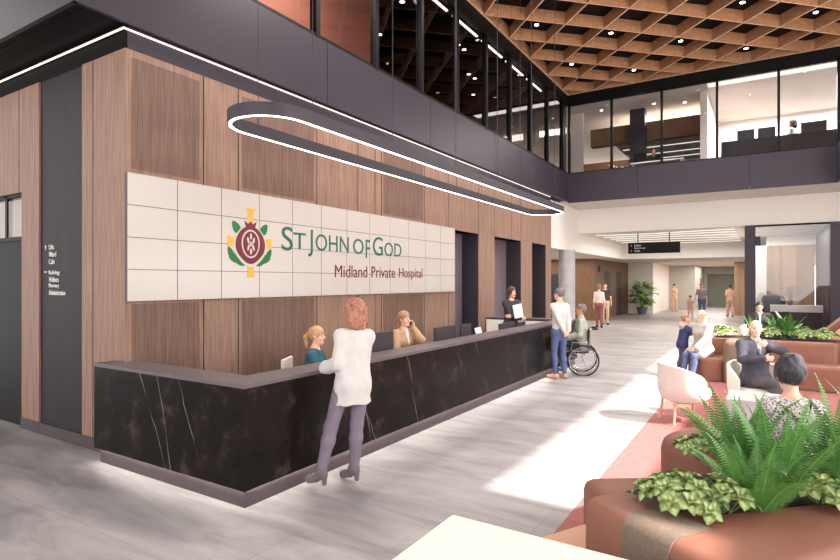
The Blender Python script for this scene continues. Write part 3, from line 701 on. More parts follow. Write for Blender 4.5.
def fern(loc, label, n=14, L=.5, seed_=0, w=.055, spread=1.0, group=None):
    rnd = random.Random(seed_); V, Fc, Vn = [], [], []
    for i in range(n):
        az = 2 * PI * i / n + rnd.uniform(-.3, .3); tl = rnd.uniform(1.15, 1.5) if i % 3 else rnd.uniform(.8, 1.1)
        frond(V, Fc, Vn, (0.03 * math.cos(az), .03 * math.sin(az), 0), az, tl * (1 if spread <= 1 else 1 / spread), L * rnd.uniform(.75, 1.1), w * rnd.uniform(.85, 1.15), rnd.uniform(.3, .9), rnd, rnd.uniform(-.6, .6))
    o = vein_mesh('fern', V, Fc, Vn, M['fern']); o.location = loc
    return tag(o, label, 'plant', group)
def blade(V, Fc, Vn, base, dr, up, L, w, cup=.25, nseg=5, droop=.5):
    dr = dr.normalized(); side = dr.cross(up).normalized(); up = side.cross(dr).normalized()
    b0 = len(V)
    for i in range(nseg + 1):
        s = i / nseg; ww = w * (math.sin(PI * min(1, s * .93 + .07)) ** .55) * (0.25 if i == nseg else 1)
        c = Vector(base) + dr * L * s - up * (droop * L * s * s * .5)
        for k, e in enumerate((-1, -.5, 0, .5, 1)):
            p = c + side * ww * e + up * (cup * ww * e * e); V.append(tuple(p)); Vn.append((1 - abs(e)) ** 1.2 * min(1, 1.35 - s))
    for i in range(nseg):
        for k in range(4):
            a = b0 + i * 5 + k; Fc.append((a, a + 1, a + 6, a + 5))
def leafy(loc, label, n_r=10, R_=.13, L=.06, mat='varieg', seed_=0, h=.14, group=None, name='variegated_plant', wf=.42):
    rnd = random.Random(seed_); V, Fc, Vn = [], [], []
    for r in range(n_r):
        a = 2.4 * r; rr = R_ * math.sqrt((r + .3) / n_r); c = Vector((rr * math.cos(a), rr * math.sin(a), h * (1 - .55 * (rr / R_) ** 2) * rnd.uniform(.85, 1.15)))
        tilt = Vector((math.cos(a), math.sin(a), 0)) * (rr / R_) * .8
        ax = (Vector((0, 0, 1)) + tilt).normalized()
        u_ = ax.orthogonal().normalized(); v_ = ax.cross(u_)
        b = len(V); V += [tuple(c + u_ * .004), tuple(c - u_ * .004), (c.x * .3 - .003, c.y * .3, 0), (c.x * .3 + .003, c.y * .3, 0)]; Vn += [0] * 4; Fc.append((b, b + 1, b + 2, b + 3))
        for ring, (cnt, el, ll) in enumerate(((6, .15, 1.0), (4, .75, .72), (2, 1.2, .5))):
            for k in range(cnt):
                an = 2 * PI * k / cnt + ring * .5 + rnd.uniform(-.15, .15)
                dd = (u_ * math.cos(an) + v_ * math.sin(an)) * math.cos(el) + ax * math.sin(el)
                blade(V, Fc, Vn, c, dd, ax, L * ll * rnd.uniform(.9, 1.15), L * ll * wf, .3, 5, .5)
    o = vein_mesh(name, V, Fc, Vn, M[mat]); o.location = loc
    return tag(o, label, 'plant', group)
zz = .77
ferns = [((.05, 3.35), .60, 'tall fern standing upright in the middle of the front planter', 1), ((.34, 3.72), .60, 'fern in front of the patterned back of the woman with the bun', 2),
         ((-.03, 3.16), .40, 'fern arching over the rim of the front planter towards the camera', 3), ((.62, 4.0), .62, 'fern at the right edge of the photo in the front planter', 4),
         ((-.12, 3.62), .58, 'left fern of the front planter, leaning towards the pale armchair', 5), ((.35, 3.45), .46, 'low fern spreading at the right end of the front planter', 6)]
for (x, y), L, lab, s in ferns: fern((x, y, zz), lab, 21, L, s, .062)
leafs = [((-.35, 2.98), .19, 19, 'variegated plant with round pale leaves at the left tip of the front planter', 11), ((.24, 3.40), .14, 12, 'variegated plant at the right of the front planter below the ferns', 13),
         ((-.17, 3.02), .12, 10, 'variegated plant hanging over the front rim between tip and fern', 12), ((-.33, 3.85), .15, 10, 'small variegated plant behind the ferns beside the tall back block', 14)]
for (x, y), r, n, lab, s in leafs: leafy((x, y, zz + (.02)), lab, n, r, .07, 'varieg', s, .14, wf=.42)
# planter box under the back plant
# far planter plants
for i, (x, s, lab) in enumerate([(-.72, 21, 'variegated bush at the left end of the far planter beside the bald man'), (.10, 22, 'variegated bush of the far planter in the middle of the row'),
                                 (.62, 23, 'variegated bush of the far planter in front of the glass room'), (.92, 24, 'variegated bush at the right of the far planter near the sloping back panel')]):
    leafy((x, 12.85, .79), lab, 16, .24, .085, 'varieg', s, .2)
fern((-.18, 12.9, .79), 'small fern of the far planter above the bald man', 12, .5, 31, .06)
fern((.20, 13.05, .79), 'small fern in the middle of the far planter', 12, .5, 32, .06)
V, Fc, Vn = [], [], []; rnd = random.Random(5)
for i in range(12):
    a = i * 2.4; el = rnd.uniform(.8, 1.4)
    blade(V, Fc, Vn, (0, 0, 0), Vector((math.cos(a) * math.cos(el), math.sin(a) * math.cos(el), math.sin(el))), Vector((0, 0, 1)), rnd.uniform(.4, .62), .06, .2, 8, .4)
o = vein_mesh('broad_leaf_plant', V, Fc, Vn, M['broad']); o.location = (.38, 12.9, .79); tag(o, 'upright broad leaved dark green plant in the far planter', 'plant')
# potted plant by lifts
pp = thing('potted_plant', 'large broad leaved plant in a grey pot against the white wall', 'plant', (-6.12, 34.3, 0))
MB().lathe([(.22, 0), (.30, .38), (.31, .42), (.26, .42), (.26, .36), (0, .36)], n=24).build('pot', M['pot'], pp, smooth=True)
V, Fc, Vn = [], [], []; rnd = random.Random(9)
for i in range(120):
    a = rnd.uniform(0, 2 * PI); r = rnd.uniform(.1, .62); z = rnd.uniform(.6, 1.8); r *= math.sin(PI * min(1, max(.1, (z - .5) / 1.35))) ** .5 if z < 1.8 else .5
    c = Vector((r * math.cos(a), r * math.sin(a), z)); el = rnd.uniform(-.2, .7)
    blade(V, Fc, Vn, c, Vector((math.cos(a) * math.cos(el), math.sin(a) * math.cos(el), math.sin(el))), Vector((0, 0, 1)), rnd.uniform(.34, .48), .15, .2, 5, .6)
vein_mesh('foliage', V, Fc, Vn, leaf_mat('ficus_leaf', (64, 116, 42), (190, 214, 120)), pp)
m = MB()
for i in range(6): m.tube([(0.04 * math.cos(i), .04 * math.sin(i), .36), (.2 * math.cos(i * 1.05), .2 * math.sin(i * 1.05), 1.3)], .014, 6)
m.build('stem', M['stem'], pp)
# dried flowers and vase on the bar in the glass room
vz = thing('vase_of_flowers', 'dried flower arrangement on the white bar inside the glass room', 'plant', (.72, 22.3, 1.12))
MB().lathe([(.05, 0), (.09, .08), (.04, .2), (.05, .22)], n=16).build('vase', M['pot'], vz, smooth=True)
m = MB(); rnd = random.Random(3)
for i in range(26):
    a = rnd.uniform(0, 2 * PI); r = rnd.uniform(.05, .3); h = rnd.uniform(.35, .62); m.tube([(0, 0, .2), (r * .5 * math.cos(a), r * .5 * math.sin(a), .1 + h * .6), (r * math.cos(a), r * math.sin(a), h)], .004, 4)
    m.lathe([(0.001, h - .03), (.025, h), (.001, h + .03)], r * math.cos(a), r * math.sin(a), 6)
m.build('dried_stems', cloth('dried_stem', (92, 78, 74)), vz)
tubc = thing('tub_chair', 'dark grey rounded chair inside the glass room', 'chair', (.25, 23.4, 0))
MB().lathe([(.3, .4), (.36, .5), (.36, 1.3), (.3, 1.42), (0.001, 1.45)], n=20).build('shell', M['pot'], tubc, smooth=True); MB().tube([(0, 0, 0), (0, 0, .4)], .04).build('leg', M['black'], tubc)
# upstairs furniture
for x, w, lab in ((-.50, .46, 'grey monitor above the dark upstairs counter at its left end'), (.04, .46, 'grey monitor above the dark upstairs counter, left of the person with grey hair'), (1.2, .62, 'dark monitor above the upstairs counter, right of the person with grey hair')):
    o = thing('computer_monitor', lab, 'monitor', (x, 19.62, 5.1))
    MB().box(-w / 2, w / 2, -.02, .02, .98, 1.47, bev=.01).build('screen_back', M['charcoal'], o); MB().box(-.03, .03, .0, .04, 0, 1.1).build('stand', M['black'], o)
o = thing('desk', 'pale desk of the person in dark clothes upstairs', 'desk', (-3.1, 19.5, 5.1))
MB().box(-.7, .9, -.25, .2, .72, .76).build('desk_top', M['white'], o); MB().box(-.65, -.6, -.2, .15, 0, .72).box(.8, .85, -.2, .15, 0, .72).build('leg', M['white'], o)
o = thing('computer_monitor', 'dark monitor on the pale upstairs desk', 'monitor', (-3.55, 19.5, 5.86))
MB().box(-.2, .2, -.02, .02, .08, .36, bev=.01).build('screen_back', M['black'], o); MB().box(-.03, .03, .0, .04, 0, .12).build('stand', M['black'], o)

# ------------------------------------------------------------------ people: one smooth body surface per person, clothes and hair as parts
class SDF:
    def __init__(s): s.p = []
    def cap(s, a, b, ra, rb=None, side=None, q=1, k=.02):
        s.p.append(('c', np.array(a, float), np.array(b, float), ra, ra if rb is None else rb, side, q, k)); return s
    def ell(s, c, r, R=None, k=.02, sub=False):
        s.p.append(('e', np.array(c, float), np.array(r, float), np.eye(3) if R is None else R, sub, k)); return s
    def cut(s, pt, n): s.p.append(('h', np.array(pt, float), np.array(n, float) / np.linalg.norm(n))); return s
    def mesh(s, name, mat, parent, vs=.012, noise=None, label=None):
        lo = np.full(3, 1e9); hi = -lo
        for p in s.p:
            if p[0] == 'c': r = max(p[3], p[4]) * 1.05; lo = np.minimum(lo, np.minimum(p[1], p[2]) - r); hi = np.maximum(hi, np.maximum(p[1], p[2]) + r)
            elif p[0] == 'e' and not p[4]: r = p[2].max(); lo = np.minimum(lo, p[1] - r); hi = np.maximum(hi, p[1] + r)
        lo -= 3 * vs + .015; hi += 3 * vs + .015
        n = np.ceil((hi - lo) / vs).astype(int) + 1
        ax = [lo[i] + vs * np.arange(n[i]) for i in range(3)]
        D = np.full(n, .5, np.float32)
        for p in s.p:
            if p[0] == 'h':
                d = ((ax[0][:, None, None] - p[1][0]) * p[2][0] + (ax[1][None, :, None] - p[1][1]) * p[2][1] + (ax[2][None, None, :] - p[1][2]) * p[2][2])
                D = np.maximum(D, d.astype(np.float32)); continue
            if p[0] == 'c': r = max(p[3], p[4]) * 1.05 + .06; a = np.minimum(p[1], p[2]) - r; b = np.maximum(p[1], p[2]) + r
            else: r = p[2].max() + .06; a = p[1] - r; b = p[1] + r
            i0 = np.clip(np.floor((a - lo) / vs).astype(int), 0, n); i1 = np.clip(np.ceil((b - lo) / vs).astype(int) + 1, 0, n)
            if (i1 <= i0).any(): continue
            P = np.stack(np.meshgrid(*[ax[i][i0[i]:i1[i]] for i in range(3)], indexing='ij'), -1)
            sl = tuple(slice(i0[i], i1[i]) for i in range(3))
            if p[0] == 'c':
                _, A, B, ra, rb, side, q, k = p; ba = B - A; L2 = max(ba @ ba, 1e-9)
                pa = P - A; h = np.clip(pa @ ba / L2, 0, 1); w = pa - h[..., None] * ba
                sc = 1
                if q != 1:
                    nn = np.cross(ba, side); nn /= np.linalg.norm(nn); wn = w @ nn; w = w + (wn * (1 / q - 1))[..., None] * nn; sc = .5 + .5 * q
                d = (np.linalg.norm(w, axis=-1) - (ra + (rb - ra) * h)) * sc
            else:
                _, c_, r_, R_, sub, k = p; Q = (P - c_) @ R_.T; k0 = np.linalg.norm(Q / r_, axis=-1); k1 = np.linalg.norm(Q / r_ ** 2, axis=-1) + 1e-9; d = k0 * (k0 - 1) / k1
            o = D[sl]
            if p[0] == 'e' and p[4]:
                d = -d; h = np.maximum(k - np.abs(o - d), 0) / k; D[sl] = np.maximum(o, d) + h * h * k * .25
            else:
                h = np.maximum(k - np.abs(o - d), 0) / k; D[sl] = np.minimum(o, d) - h * h * k * .25
        if noise:
            am, fr, st_ = noise; X, Y, Z = np.meshgrid(*ax, indexing='ij')
            w = np.sin(X * fr + 1.7 * np.sin(Z * fr * .6 * st_ + Y * fr * .3)) * np.sin(Y * fr * 1.1 + 1.3 * np.sin(X * fr * .7)) + .6 * np.sin(Z * fr * st_ + 2.2 * np.sin(X * fr * .5 + Y * fr * .6))
            D = D + (am * w).astype(np.float32)
        D[0] = D[-1] = .5; D[:, 0] = D[:, -1] = .5; D[:, :, 0] = D[:, :, -1] = .5
        I = D < 0; cs = tuple(m_ - 1 for m_ in n)
        cnt = np.zeros(cs, np.int8)
        offs = [(i, j, k) for i in (0, 1) for j in (0, 1) for k in (0, 1)]
        sh = lambda A, o: A[o[0]:o[0] + cs[0], o[1]:o[1] + cs[1], o[2]:o[2] + cs[2]]
        for o in offs: cnt += sh(I, o)
        mk = (cnt > 0) & (cnt < 8); idx = np.full(cs, -1, np.int64); N = int(mk.sum()); idx[mk] = np.arange(N)
        cells = np.argwhere(mk); vals = {o: sh(D, o)[mk].astype(float) for o in offs}
        acc = np.zeros((N, 3)); num = np.zeros(N)
        for o in offs:
            for a_ in range(3):
                if o[a_]: continue
                o2 = list(o); o2[a_] = 1; o2 = tuple(o2); va, vb = vals[o], vals[o2]; m_ = (va < 0) != (vb < 0)
                t = np.where(m_, va / np.where(m_, va - vb, 1), 0)
                q = np.tile(np.array(o, float), (N, 1)); q[:, a_] += t; acc += q * m_[:, None]; num += m_
        V = lo + vs * (cells + acc / num[:, None])
        F = []
        for a_ in range(3):
            b_, c_ = (a_ + 1) % 3, (a_ + 2) % 3
            s0 = [slice(1, cs[i]) for i in range(3)]; s0[a_] = slice(0, cs[a_]); s1 = list(s0); s1[a_] = slice(1, cs[a_] + 1)
            x0_, x1_ = I[tuple(s0)], I[tuple(s1)]
            for fl_, msk in ((0, x0_ & ~x1_), (1, ~x0_ & x1_)):
                g = np.argwhere(msk) + np.array([s0[i].start for i in range(3)])
                if not len(g): continue
                q = []
                for db, dc in ((1, 1), (0, 1), (0, 0), (1, 0)):
                    e = g.copy(); e[:, b_] -= db; e[:, c_] -= dc; q.append(idx[e[:, 0], e[:, 1], e[:, 2]])
                F.append(np.stack(q if not fl_ else q[::-1], 1))
        F = np.concatenate(F); F = F[(F >= 0).all(1)]
        me = bpy.data.meshes.new(name); me.vertices.add(N); me.vertices.foreach_set('co', V.astype(np.float32).ravel())
        me.loops.add(len(F) * 4); me.loops.foreach_set('vertex_index', F.astype(np.int32).ravel())
        me.polygons.add(len(F)); me.polygons.foreach_set('loop_start', np.arange(0, len(F) * 4, 4, dtype=np.int32))
        me.update(calc_edges=True); me.validate()
        me.polygons.foreach_set('use_smooth', [True] * len(me.polygons)); me.materials.append(mat)
        o = link(name, me, parent)
        if label: o['label'] = label
        return o

def vn(v): v = np.array(v, float); return v / (np.linalg.norm(v) + 1e-12)
def ik(a, c, l1, l2, pole):
    a, c = np.array(a, float), np.array(c, float); d = c - a; L = np.linalg.norm(d)
    if L > (l1 + l2) * .995: c = a + d * (l1 + l2) * .995 / L; d = c - a; L = np.linalg.norm(d)
    x = (l1 * l1 - l2 * l2 + L * L) / (2 * L); h = math.sqrt(max(l1 * l1 - x * x, 0)); u = d / L
    p = np.array(pole, float); p = p - u * (p @ u); p = vn(p)
    return a + u * x + p * h, c
def headR(yaw, pitch, roll=0):
    # columns: right, forward, up
    R = Euler((math.radians(pitch), math.radians(roll), math.radians(yaw))).to_matrix(); return np.array(R)

def person(label, loc, heading, H=1.72, female=False, skin='skin', pel=None, lean=(0, 0), twist=0, head=(0, 0, 0),
           feet=(((-.10, 0), 8), ((.10, 0), -8)), ankle_z=None, hands=None, poles=None, kpoles=None, hdir=None, curl=.5, sit=False,
           top=None, bottom=None, shoes=None, hair=None, vs=.012, girth=1.0, group=None, face=True, extra=None, foot_z=0.0, small_child=False, heel=0.0):
    root = thing('person', label, 'person', loc, math.radians(heading), group)
    s = H / 1.75; g = s * girth; hs = s * (1.25 if small_child else 1)
    hw = .155 * g if female else .185 * g
    hipw = .095 * s
    if pel is None: pel = (0, 0, .93 * s + heel)
    pel = np.array(pel, float)
    la, lb = math.radians(lean[0]), math.radians(lean[1])    # forward lean, sideways lean (to the right)
    up = vn((math.sin(lb), math.sin(la), math.cos(la) * math.cos(lb)))
    tw = math.radians(twist); right = np.array([math.cos(tw), math.sin(tw), 0]); right = vn(right - up * (right @ up)); fw = np.cross(up, right)
    pr_ = np.array([1., 0, 0])
    hipL, hipR = pel - pr_ * hipw, pel + pr_ * hipw
    waist = pel + up * .17 * s; chest = pel + up * .36 * s; neck = pel + up * .53 * s; shc = pel + up * .495 * s
    shL, shR = shc - right * hw, shc + right * hw
    ua, fa_ = .285 * s, .25 * s; th_, sh_ = .43 * s, .42 * s
    az = (.085 * s + heel) if ankle_z is None else ankle_z
    ank, knee = [], []
    for i, (f, hp) in enumerate(zip(feet, (hipL, hipR))):
        a = (f[0][0], f[0][1], az + (f[0][2] if len(f[0]) > 2 else 0)); pole = (0, 1, .1) if kpoles is None else kpoles[i]
        k_, a2 = ik(hp, a, th_, sh_, pole); knee.append(k_); ank.append(a2)
    if hands is None: hands = ((-hw / 1 - .06, .03, pel[2] - .06 * s), (hw + .06, .03, pel[2] - .06 * s))
    if poles is None: poles = ((-.5, -1, -.1), (.5, -1, -.1))
    el, wr_ = [], []
    for h_, sh0, p_ in zip(hands, (shL, shR), poles):
        e, w = ik(sh0, h_, ua, fa_, p_); el.append(e); wr_.append(w)
    HR = headR(*head); hr, hf, hu = HR[:, 0], HR[:, 1], HR[:, 2]
    hc = neck + up * .075 * s + hu * .115 * hs + hf * .018 * hs
    def hp_(x, y, z): return hc + (hr * x + hf * y + hu * z) * hs
    big = vs < .013
    def torso(S_, o, hem=0, fem=female):
        S_.cap(pel - up * .02 * s, waist, .160 * g + o, (.128 if fem else .140) * g + o, right, .66, .05)
        S_.cap(waist, chest, (.128 if fem else .142) * g + o, (.145 if fem else .165) * g + o, right, .68, .05)
        S_.cap(chest, shc - up * .03 * s, (.145 if fem else .165) * g + o, .12 * g + o, right, .66, .05)
        S_.cap(shL + up * -.012 * s, shR + up * -.012 * s, .050 * g + o, None, None, 1, .05)
        if fem:
            for sx in (-1, 1): S_.ell(chest + fw * .075 * g + right * sx * .068 * g + up * .02 * s, (.06 * g + o, .05 * g + o, .06 * g + o), None, .05)
        if sit: S_.cap(pel + pr_ * -.07 * s, pel + pr_ * .07 * s, .115 * g + o, None, None, 1, .06)
        else: S_.cap(pel - fw * .035 * g + pr_ * -.06 * s, pel - fw * .035 * g + pr_ * .06 * s, .10 * g + o, None, None, 1, .06)
    def legs(S_, o, lo=1.0, loose=0):
        for hp0, k_, a_ in zip((hipL, hipR), knee, ank):
            S_.cap(hp0, k_, (.088 if not female else .084) * g + o, .056 * g + o + loose * .5, None, 1, .035)
            c_ = k_ + (a_ - k_) * lo
            m_ = k_ + (a_ - k_) * .32 + np.array([0, -.018, 0]) * s
            S_.cap(k_, m_, .053 * g + o + loose * .6, .054 * g + o + loose * .8, None, 1, .03)
            S_.cap(m_, c_, .054 * g + o + loose * .8, (.036 * g if lo > .9 else .046 * g) + o + loose, None, 1, .03)
    def arms(S_, o, frac=1.0, loose=0):
        for sh0, e, w in zip((shL, shR), el, wr_):
            S_.cap(sh0, e if frac > .5 else sh0 + (e - sh0) * frac * 2, .050 * g + o, (.037 if frac > .5 else .042) * g + o + loose, None, 1, .03)
            if frac > .5:
                q = e + (w - e) * min(1, (frac - .5) * 2); S_.cap(e, q, .038 * g + o + loose, .028 * g + o + loose * 1.2, None, 1, .02)
    # ---- body
    B = SDF(); torso(B, -.008); legs(B, -.008); arms(B, -.006)
    B.cap(shc, neck + up * .09 * s, .056 * s * (1 if not female else .88), .050 * s * (1 if not female else .86), None, 1, .04)
    for sx in (-1, 1): B.cap(neck + up * .01 * s, shc + right * sx * hw * .7, .04 * s, .04 * s, None, 1, .05)
    B.ell(hp_(0, -.012, .028), np.array([.074, .094, .088]) * hs, HR.T, .02)
    B.ell(hp_(0, .022, -.035), np.array([.058, .066, .076]) * hs, HR.T, .03)
    B.cap(hp_(-.018, .066, -.088), hp_(.018, .066, -.088), .019 * hs, None, None, 1, .03)
    B.cap(hp_(0, .082, .012), hp_(0, .103, -.022), .009 * hs, .013 * hs, None, 1, .012)
    for sx in (-1, 1):
        B.ell(hp_(sx * .076, -.005, -.008), np.array([.011, .019, .031]) * hs, HR.T, .008)
        if big:
            B.ell(hp_(sx * .031, .090, .006), np.array([.018, .012, .013]) * hs, HR.T, .012, True)
            B.ell(hp_(sx * .040, .066, -.03), np.array([.02, .018, .018]) * hs, HR.T, .02)
    B.cap(hp_(-.017, .082, -.056), hp_(.017, .082, -.056), .0085 * hs, None, None, 1, .006)
    # hands
    fr_ = max(.0085 * s, vs * .72) if big else max(.010 * s, vs * .62)
    for i, (e, w) in enumerate(zip(el, wr_)):
        sx = (-1, 1)[i]; d = vn(w - e) if hdir is None or hdir[i] is None else vn(hdir[i][0])
        nrm = np.array([-sx * 1.0, 0.2, 0]) if hdir is None or hdir[i] is None else np.array(hdir[i][1], float)   # palm side
        nrm = vn(nrm - d * (nrm @ d)); sd = np.cross(d, nrm) * sx; sd = vn(sd)
        # thumb side: forward for hanging arms
        Rm = np.stack([sd, d, nrm])
        B.cap(w - d * .01, w + d * .03 * s, .026 * s, .03 * s, sd, .62, .02)
        B.ell(w + d * .055 * s, np.array([.040, .048, .017]) * s, Rm, .015)
        for j, (o_, L) in enumerate(((.029, .068), (.010, .078), (-.010, .072), (-.028, .056))):
            b0 = w + (d * .092 + sd * o_) * s; c1 = curl * .9; d1 = vn(d * math.cos(c1) + nrm * math.sin(c1)); d2 = vn(d * math.cos(c1 * 2) + nrm * math.sin(c1 * 2))
            b1 = b0 + d1 * L * .52 * s; b2 = b1 + d2 * L * .48 * s
            B.cap(w + (d * .06 + sd * o_ * .8) * s, b0, fr_, fr_, None, 1, .006); B.cap(b0, b1, fr_, fr_ * .95, None, 1, .004); B.cap(b1, b2, fr_ * .95, fr_ * .8, None, 1, .004)
        t0 = w + (d * .025 + sd * .028) * s; t1 = t0 + vn(d * .7 + sd * .6 + nrm * .25) * .04 * s; t2 = t1 + vn(d * .95 + sd * .15 + nrm * .4) * .03 * s
        B.cap(t0, t1, fr_ * 1.25, fr_ * 1.1, None, 1, .01); B.cap(t1, t2, fr_ * 1.1, fr_ * .85, None, 1, .004)
    for a_, f in zip(ank, feet):
        y = math.radians(f[1]); fd = np.array([-math.sin(y), math.cos(y), 0]); B.cap(a_, a_ + fd * .12 * s - np.array([0, 0, .045 * s + heel]), .034 * s, .03 * s, None, 1, .03)
    B.mesh('body', M[skin], root, vs)
    if face and big:
        for sx in (-1, 1): SDF().ell(hp_(sx * .031, .081, .006), np.array([.011, .008, .007]) * hs, HR.T, .001).mesh('eye', M['eye'], root, .004 * hs)
        L_ = SDF().cap(hp_(-.016, .0855, -.056), hp_(.016, .0855, -.056), .0075 * hs, None, None, 1, .001); L_.mesh('lips', M['lip'], root, .0035)
    # ---- clothes
    if bottom:
        T = SDF()
        T.cap(pel + pr_ * -.05 * s, pel + pr_ * .05 * s, .125 * g, None, None, .9 if False else 1, .05)
        T.cap(pel - up * .03 * s, pel + up * .12 * s, .162 * g, .136 * g, pr_, .68, .05)
        if not sit: T.cap(pel - fw * .035 * g + pr_ * -.06 * s, pel - fw * .035 * g + pr_ * .06 * s, .106 * g, None, None, 1, .06)
        legs(T, .006 + bottom.get('o', 0), bottom.get('len', .97), bottom.get('loose', 0))
        if bottom.get('skirt'):
            kc = (knee[0] + knee[1]) / 2; T.cap(pel, kc, .16 * g, .14 * g, pr_, .8, .06)
        T.mesh(bottom.get('name', 'trousers'), bottom['m'], root, vs, noise=(.0022, 34 / s, .6))
    if top:
        T = SDF(); o = .008 + top.get('o', 0); torso(T, o)
        if top.get('hem', 0) > 0:
            hb = pel - np.array([0, 0, 1]) * top['hem'] + fw * (top.get('hemf', 0)); T.cap(waist, hb, (.135 * g + o), (.165 * g + o + top.get('flare', 0)), right, .72, .05)
            T.cut(hb, (0, 0, -1)) if False else None
        if top.get('coat'):     # coat skirts lying over the thighs
            for hp0, k_ in zip((hipL, hipR), knee): T.cap(hp0, hp0 + (k_ - hp0) * top['coat'], .10 * g + o, .092 * g + o, None, 1, .05)
        arms(T, o - .001, top.get('sleeve', 1.0) * .97, top.get('loose', .004))
        if top.get('collar'): T.cap(shc + up * .01, neck + up * .045 * s, .075 * s, .062 * s, None, 1, .03)
        nk = neck + up * top.get('neck', .022) * s + fw * .03
        T.p.append(('e', nk + up * .05 * s + fw * .02, np.array([.078, .085, .06]) * s, np.stack([right, fw, up]), True, .006)) if not top.get('collar') else None
        if top.get('hem', 0) > 0: T.cut(pel - np.array([0, 0, 1.]) * top['hem'], (0, 0, -1))
        T.mesh(top.get('name', 'shirt'), top['m'], root, vs, noise=(top.get('fold', .003), 30 / s, .7))
        if top.get('vneck'):    # shirt front, tie, lapels
            vm = top['vneck']; f0 = chest + fw * (.135 * g + o); t0 = neck + fw * .080 * s + up * .012 * s
            SDF().cap(t0, f0 - up * .02 * s, .034 * s, .012 * s, right, .5).mesh('shirt_front', vm[0], root, min(vs, .008))
            if vm[1] is not None: SDF().cap(t0 + fw * .012 * s, t0 + fw * .018 * s - up * .03 * s, .016 * s, .012 * s).cap(t0 + fw * .012 * s - up * .03 * s, f0 + fw * .012 * s - up * .02 * s, .013 * s, .02 * s, right, .5, .004).mesh('tie', vm[1], root, min(vs, .006))
    if shoes:
        for a_, f, k_ in zip(ank, feet, knee):
            y = math.radians(f[1]); fd = np.array([-math.sin(y), math.cos(y), 0]); dn = np.array([0, 0, 1.])
            toe = a_ + fd * .155 * s - dn * (a_[2] - foot_z - f[0][2] if len(f[0]) > 2 else a_[2] - foot_z) + dn * .035 * s if False else a_ + fd * .15 * s - dn * (.085 * s + heel - .036 * s)
            T = SDF(); hl = a_ - fd * .035 * s - dn * (.085 * s - .04 * s)
            T.cap(hl, toe, .040 * s, .034 * s, np.cross(fd, dn), .95, .02); T.cap(a_ - dn * .01, a_ + fd * .03 * s - dn * .03 * s, .045 * s, .04 * s, None, 1, .03)
            T.cap(a_ + fd * .06 * s - dn * (.05 * s + heel * .6), toe, .040 * s, .036 * s, None, 1, .03)
            if shoes.get('boot'): T.cap(a_ - dn * .01, a_ + (k_ - a_) * shoes['boot'], .047 * s, .060 * s, None, 1, .03)
            if heel: T.cap(hl - fd * .005, hl - dn * (heel + .012) - fd * .004, .03 * s, .024 * s, None, 1, .008)
            T.cut(a_ - dn * (.085 * s + heel), -dn) if heel == 0 else None
            T.mesh(shoes.get('name', 'shoe'), shoes['m'], root, vs if vs > .012 else .009)
    # ---- hair
    if hair:
        hm = hair['m']; st_ = hair.get('style', 'short'); T = SDF(); th2 = hair.get('thick', .012)
        T.ell(hp_(0, -.016, .034), np.array([.074 + th2, .094 + th2, .088 + th2]) * hs, HR.T, .02)
        if st_ in ('short', 'bald'):
            T.ell(hp_(0, .07, -.055), np.array([.085, .10, .105]) * hs, HR.T, .01, True)
            T.ell(hp_(0, .02, -.13), np.array([.12, .11, .10]) * hs, HR.T, .01, True)
            if st_ == 'bald': T.ell(hp_(0, .02, .12), np.array([.09, .12, .11]) * hs, HR.T, .01, True)
        elif st_ == 'bob':
            T.ell(hp_(0, -.045, -.03), np.array([.112, .095, .135]) * hs, HR.T, .04); T.ell(hp_(0, -.06, -.10), np.array([.108, .075, .085]) * hs, HR.T, .04)
            T.ell(hp_(0, .095, -.045), np.array([.064, .08, .105]) * hs, HR.T, .012, True)
        elif st_ == 'long':
            T.cap(hp_(-.045, -.05, -.02), hp_(-.06, -.05, -.19), .05 * hs, .035 * hs, None, 1, .04); T.cap(hp_(.045, -.05, -.02), hp_(.06, -.05, -.19), .05 * hs, .035 * hs, None, 1, .04)
            T.ell(hp_(0, .095, -.045), np.array([.062, .08, .10]) * hs, HR.T, .012, True)
        elif st_ in ('pony', 'bun'):
            T.ell(hp_(0, .080, -.065), np.array([.080, .095, .098]) * hs, HR.T, .01, True); T.ell(hp_(0, .01, -.14), np.array([.12, .12, .085]) * hs, HR.T, .01, True)
            if st_ == 'pony': T.cap(hp_(0, -.11, .03), hp_(0, -.15, -.02), .025 * hs, .03 * hs, None, 1, .02); T.cap(hp_(0, -.15, -.02), hp_(0, -.135, -.16), .032 * hs, .012 * hs, None, 1, .02)
            else: T.ell(hp_(0, -.05, .118), np.array([.068, .064, .05]) * hs, HR.T, .015)
        elif st_ == 'scarf':
            T.ell(hp_(0, -.02, -.06), np.array([.088, .09, .11]) * hs, HR.T, .04); T.cap(neck - up * .02, neck + up * .06, .10 * s, .075 * s, None, 1, .04)
            T.ell(hp_(0, .105, -.02), np.array([.058, .06, .085]) * hs, HR.T, .012, True)
        T.mesh(hair.get('name', 'hair'), hm, root, min(vs, .009) if big else vs, noise=hair.get('noise', (.003, 95, .35)))
    if extra: extra(root, dict(hp=hp_, chest=chest, fw=fw, up=up, right=right, neck=neck, shc=shc, el=el, wr=wr_, s=s, HR=HR, knee=knee, ank=ank, pel=pel, g=g))
    return root

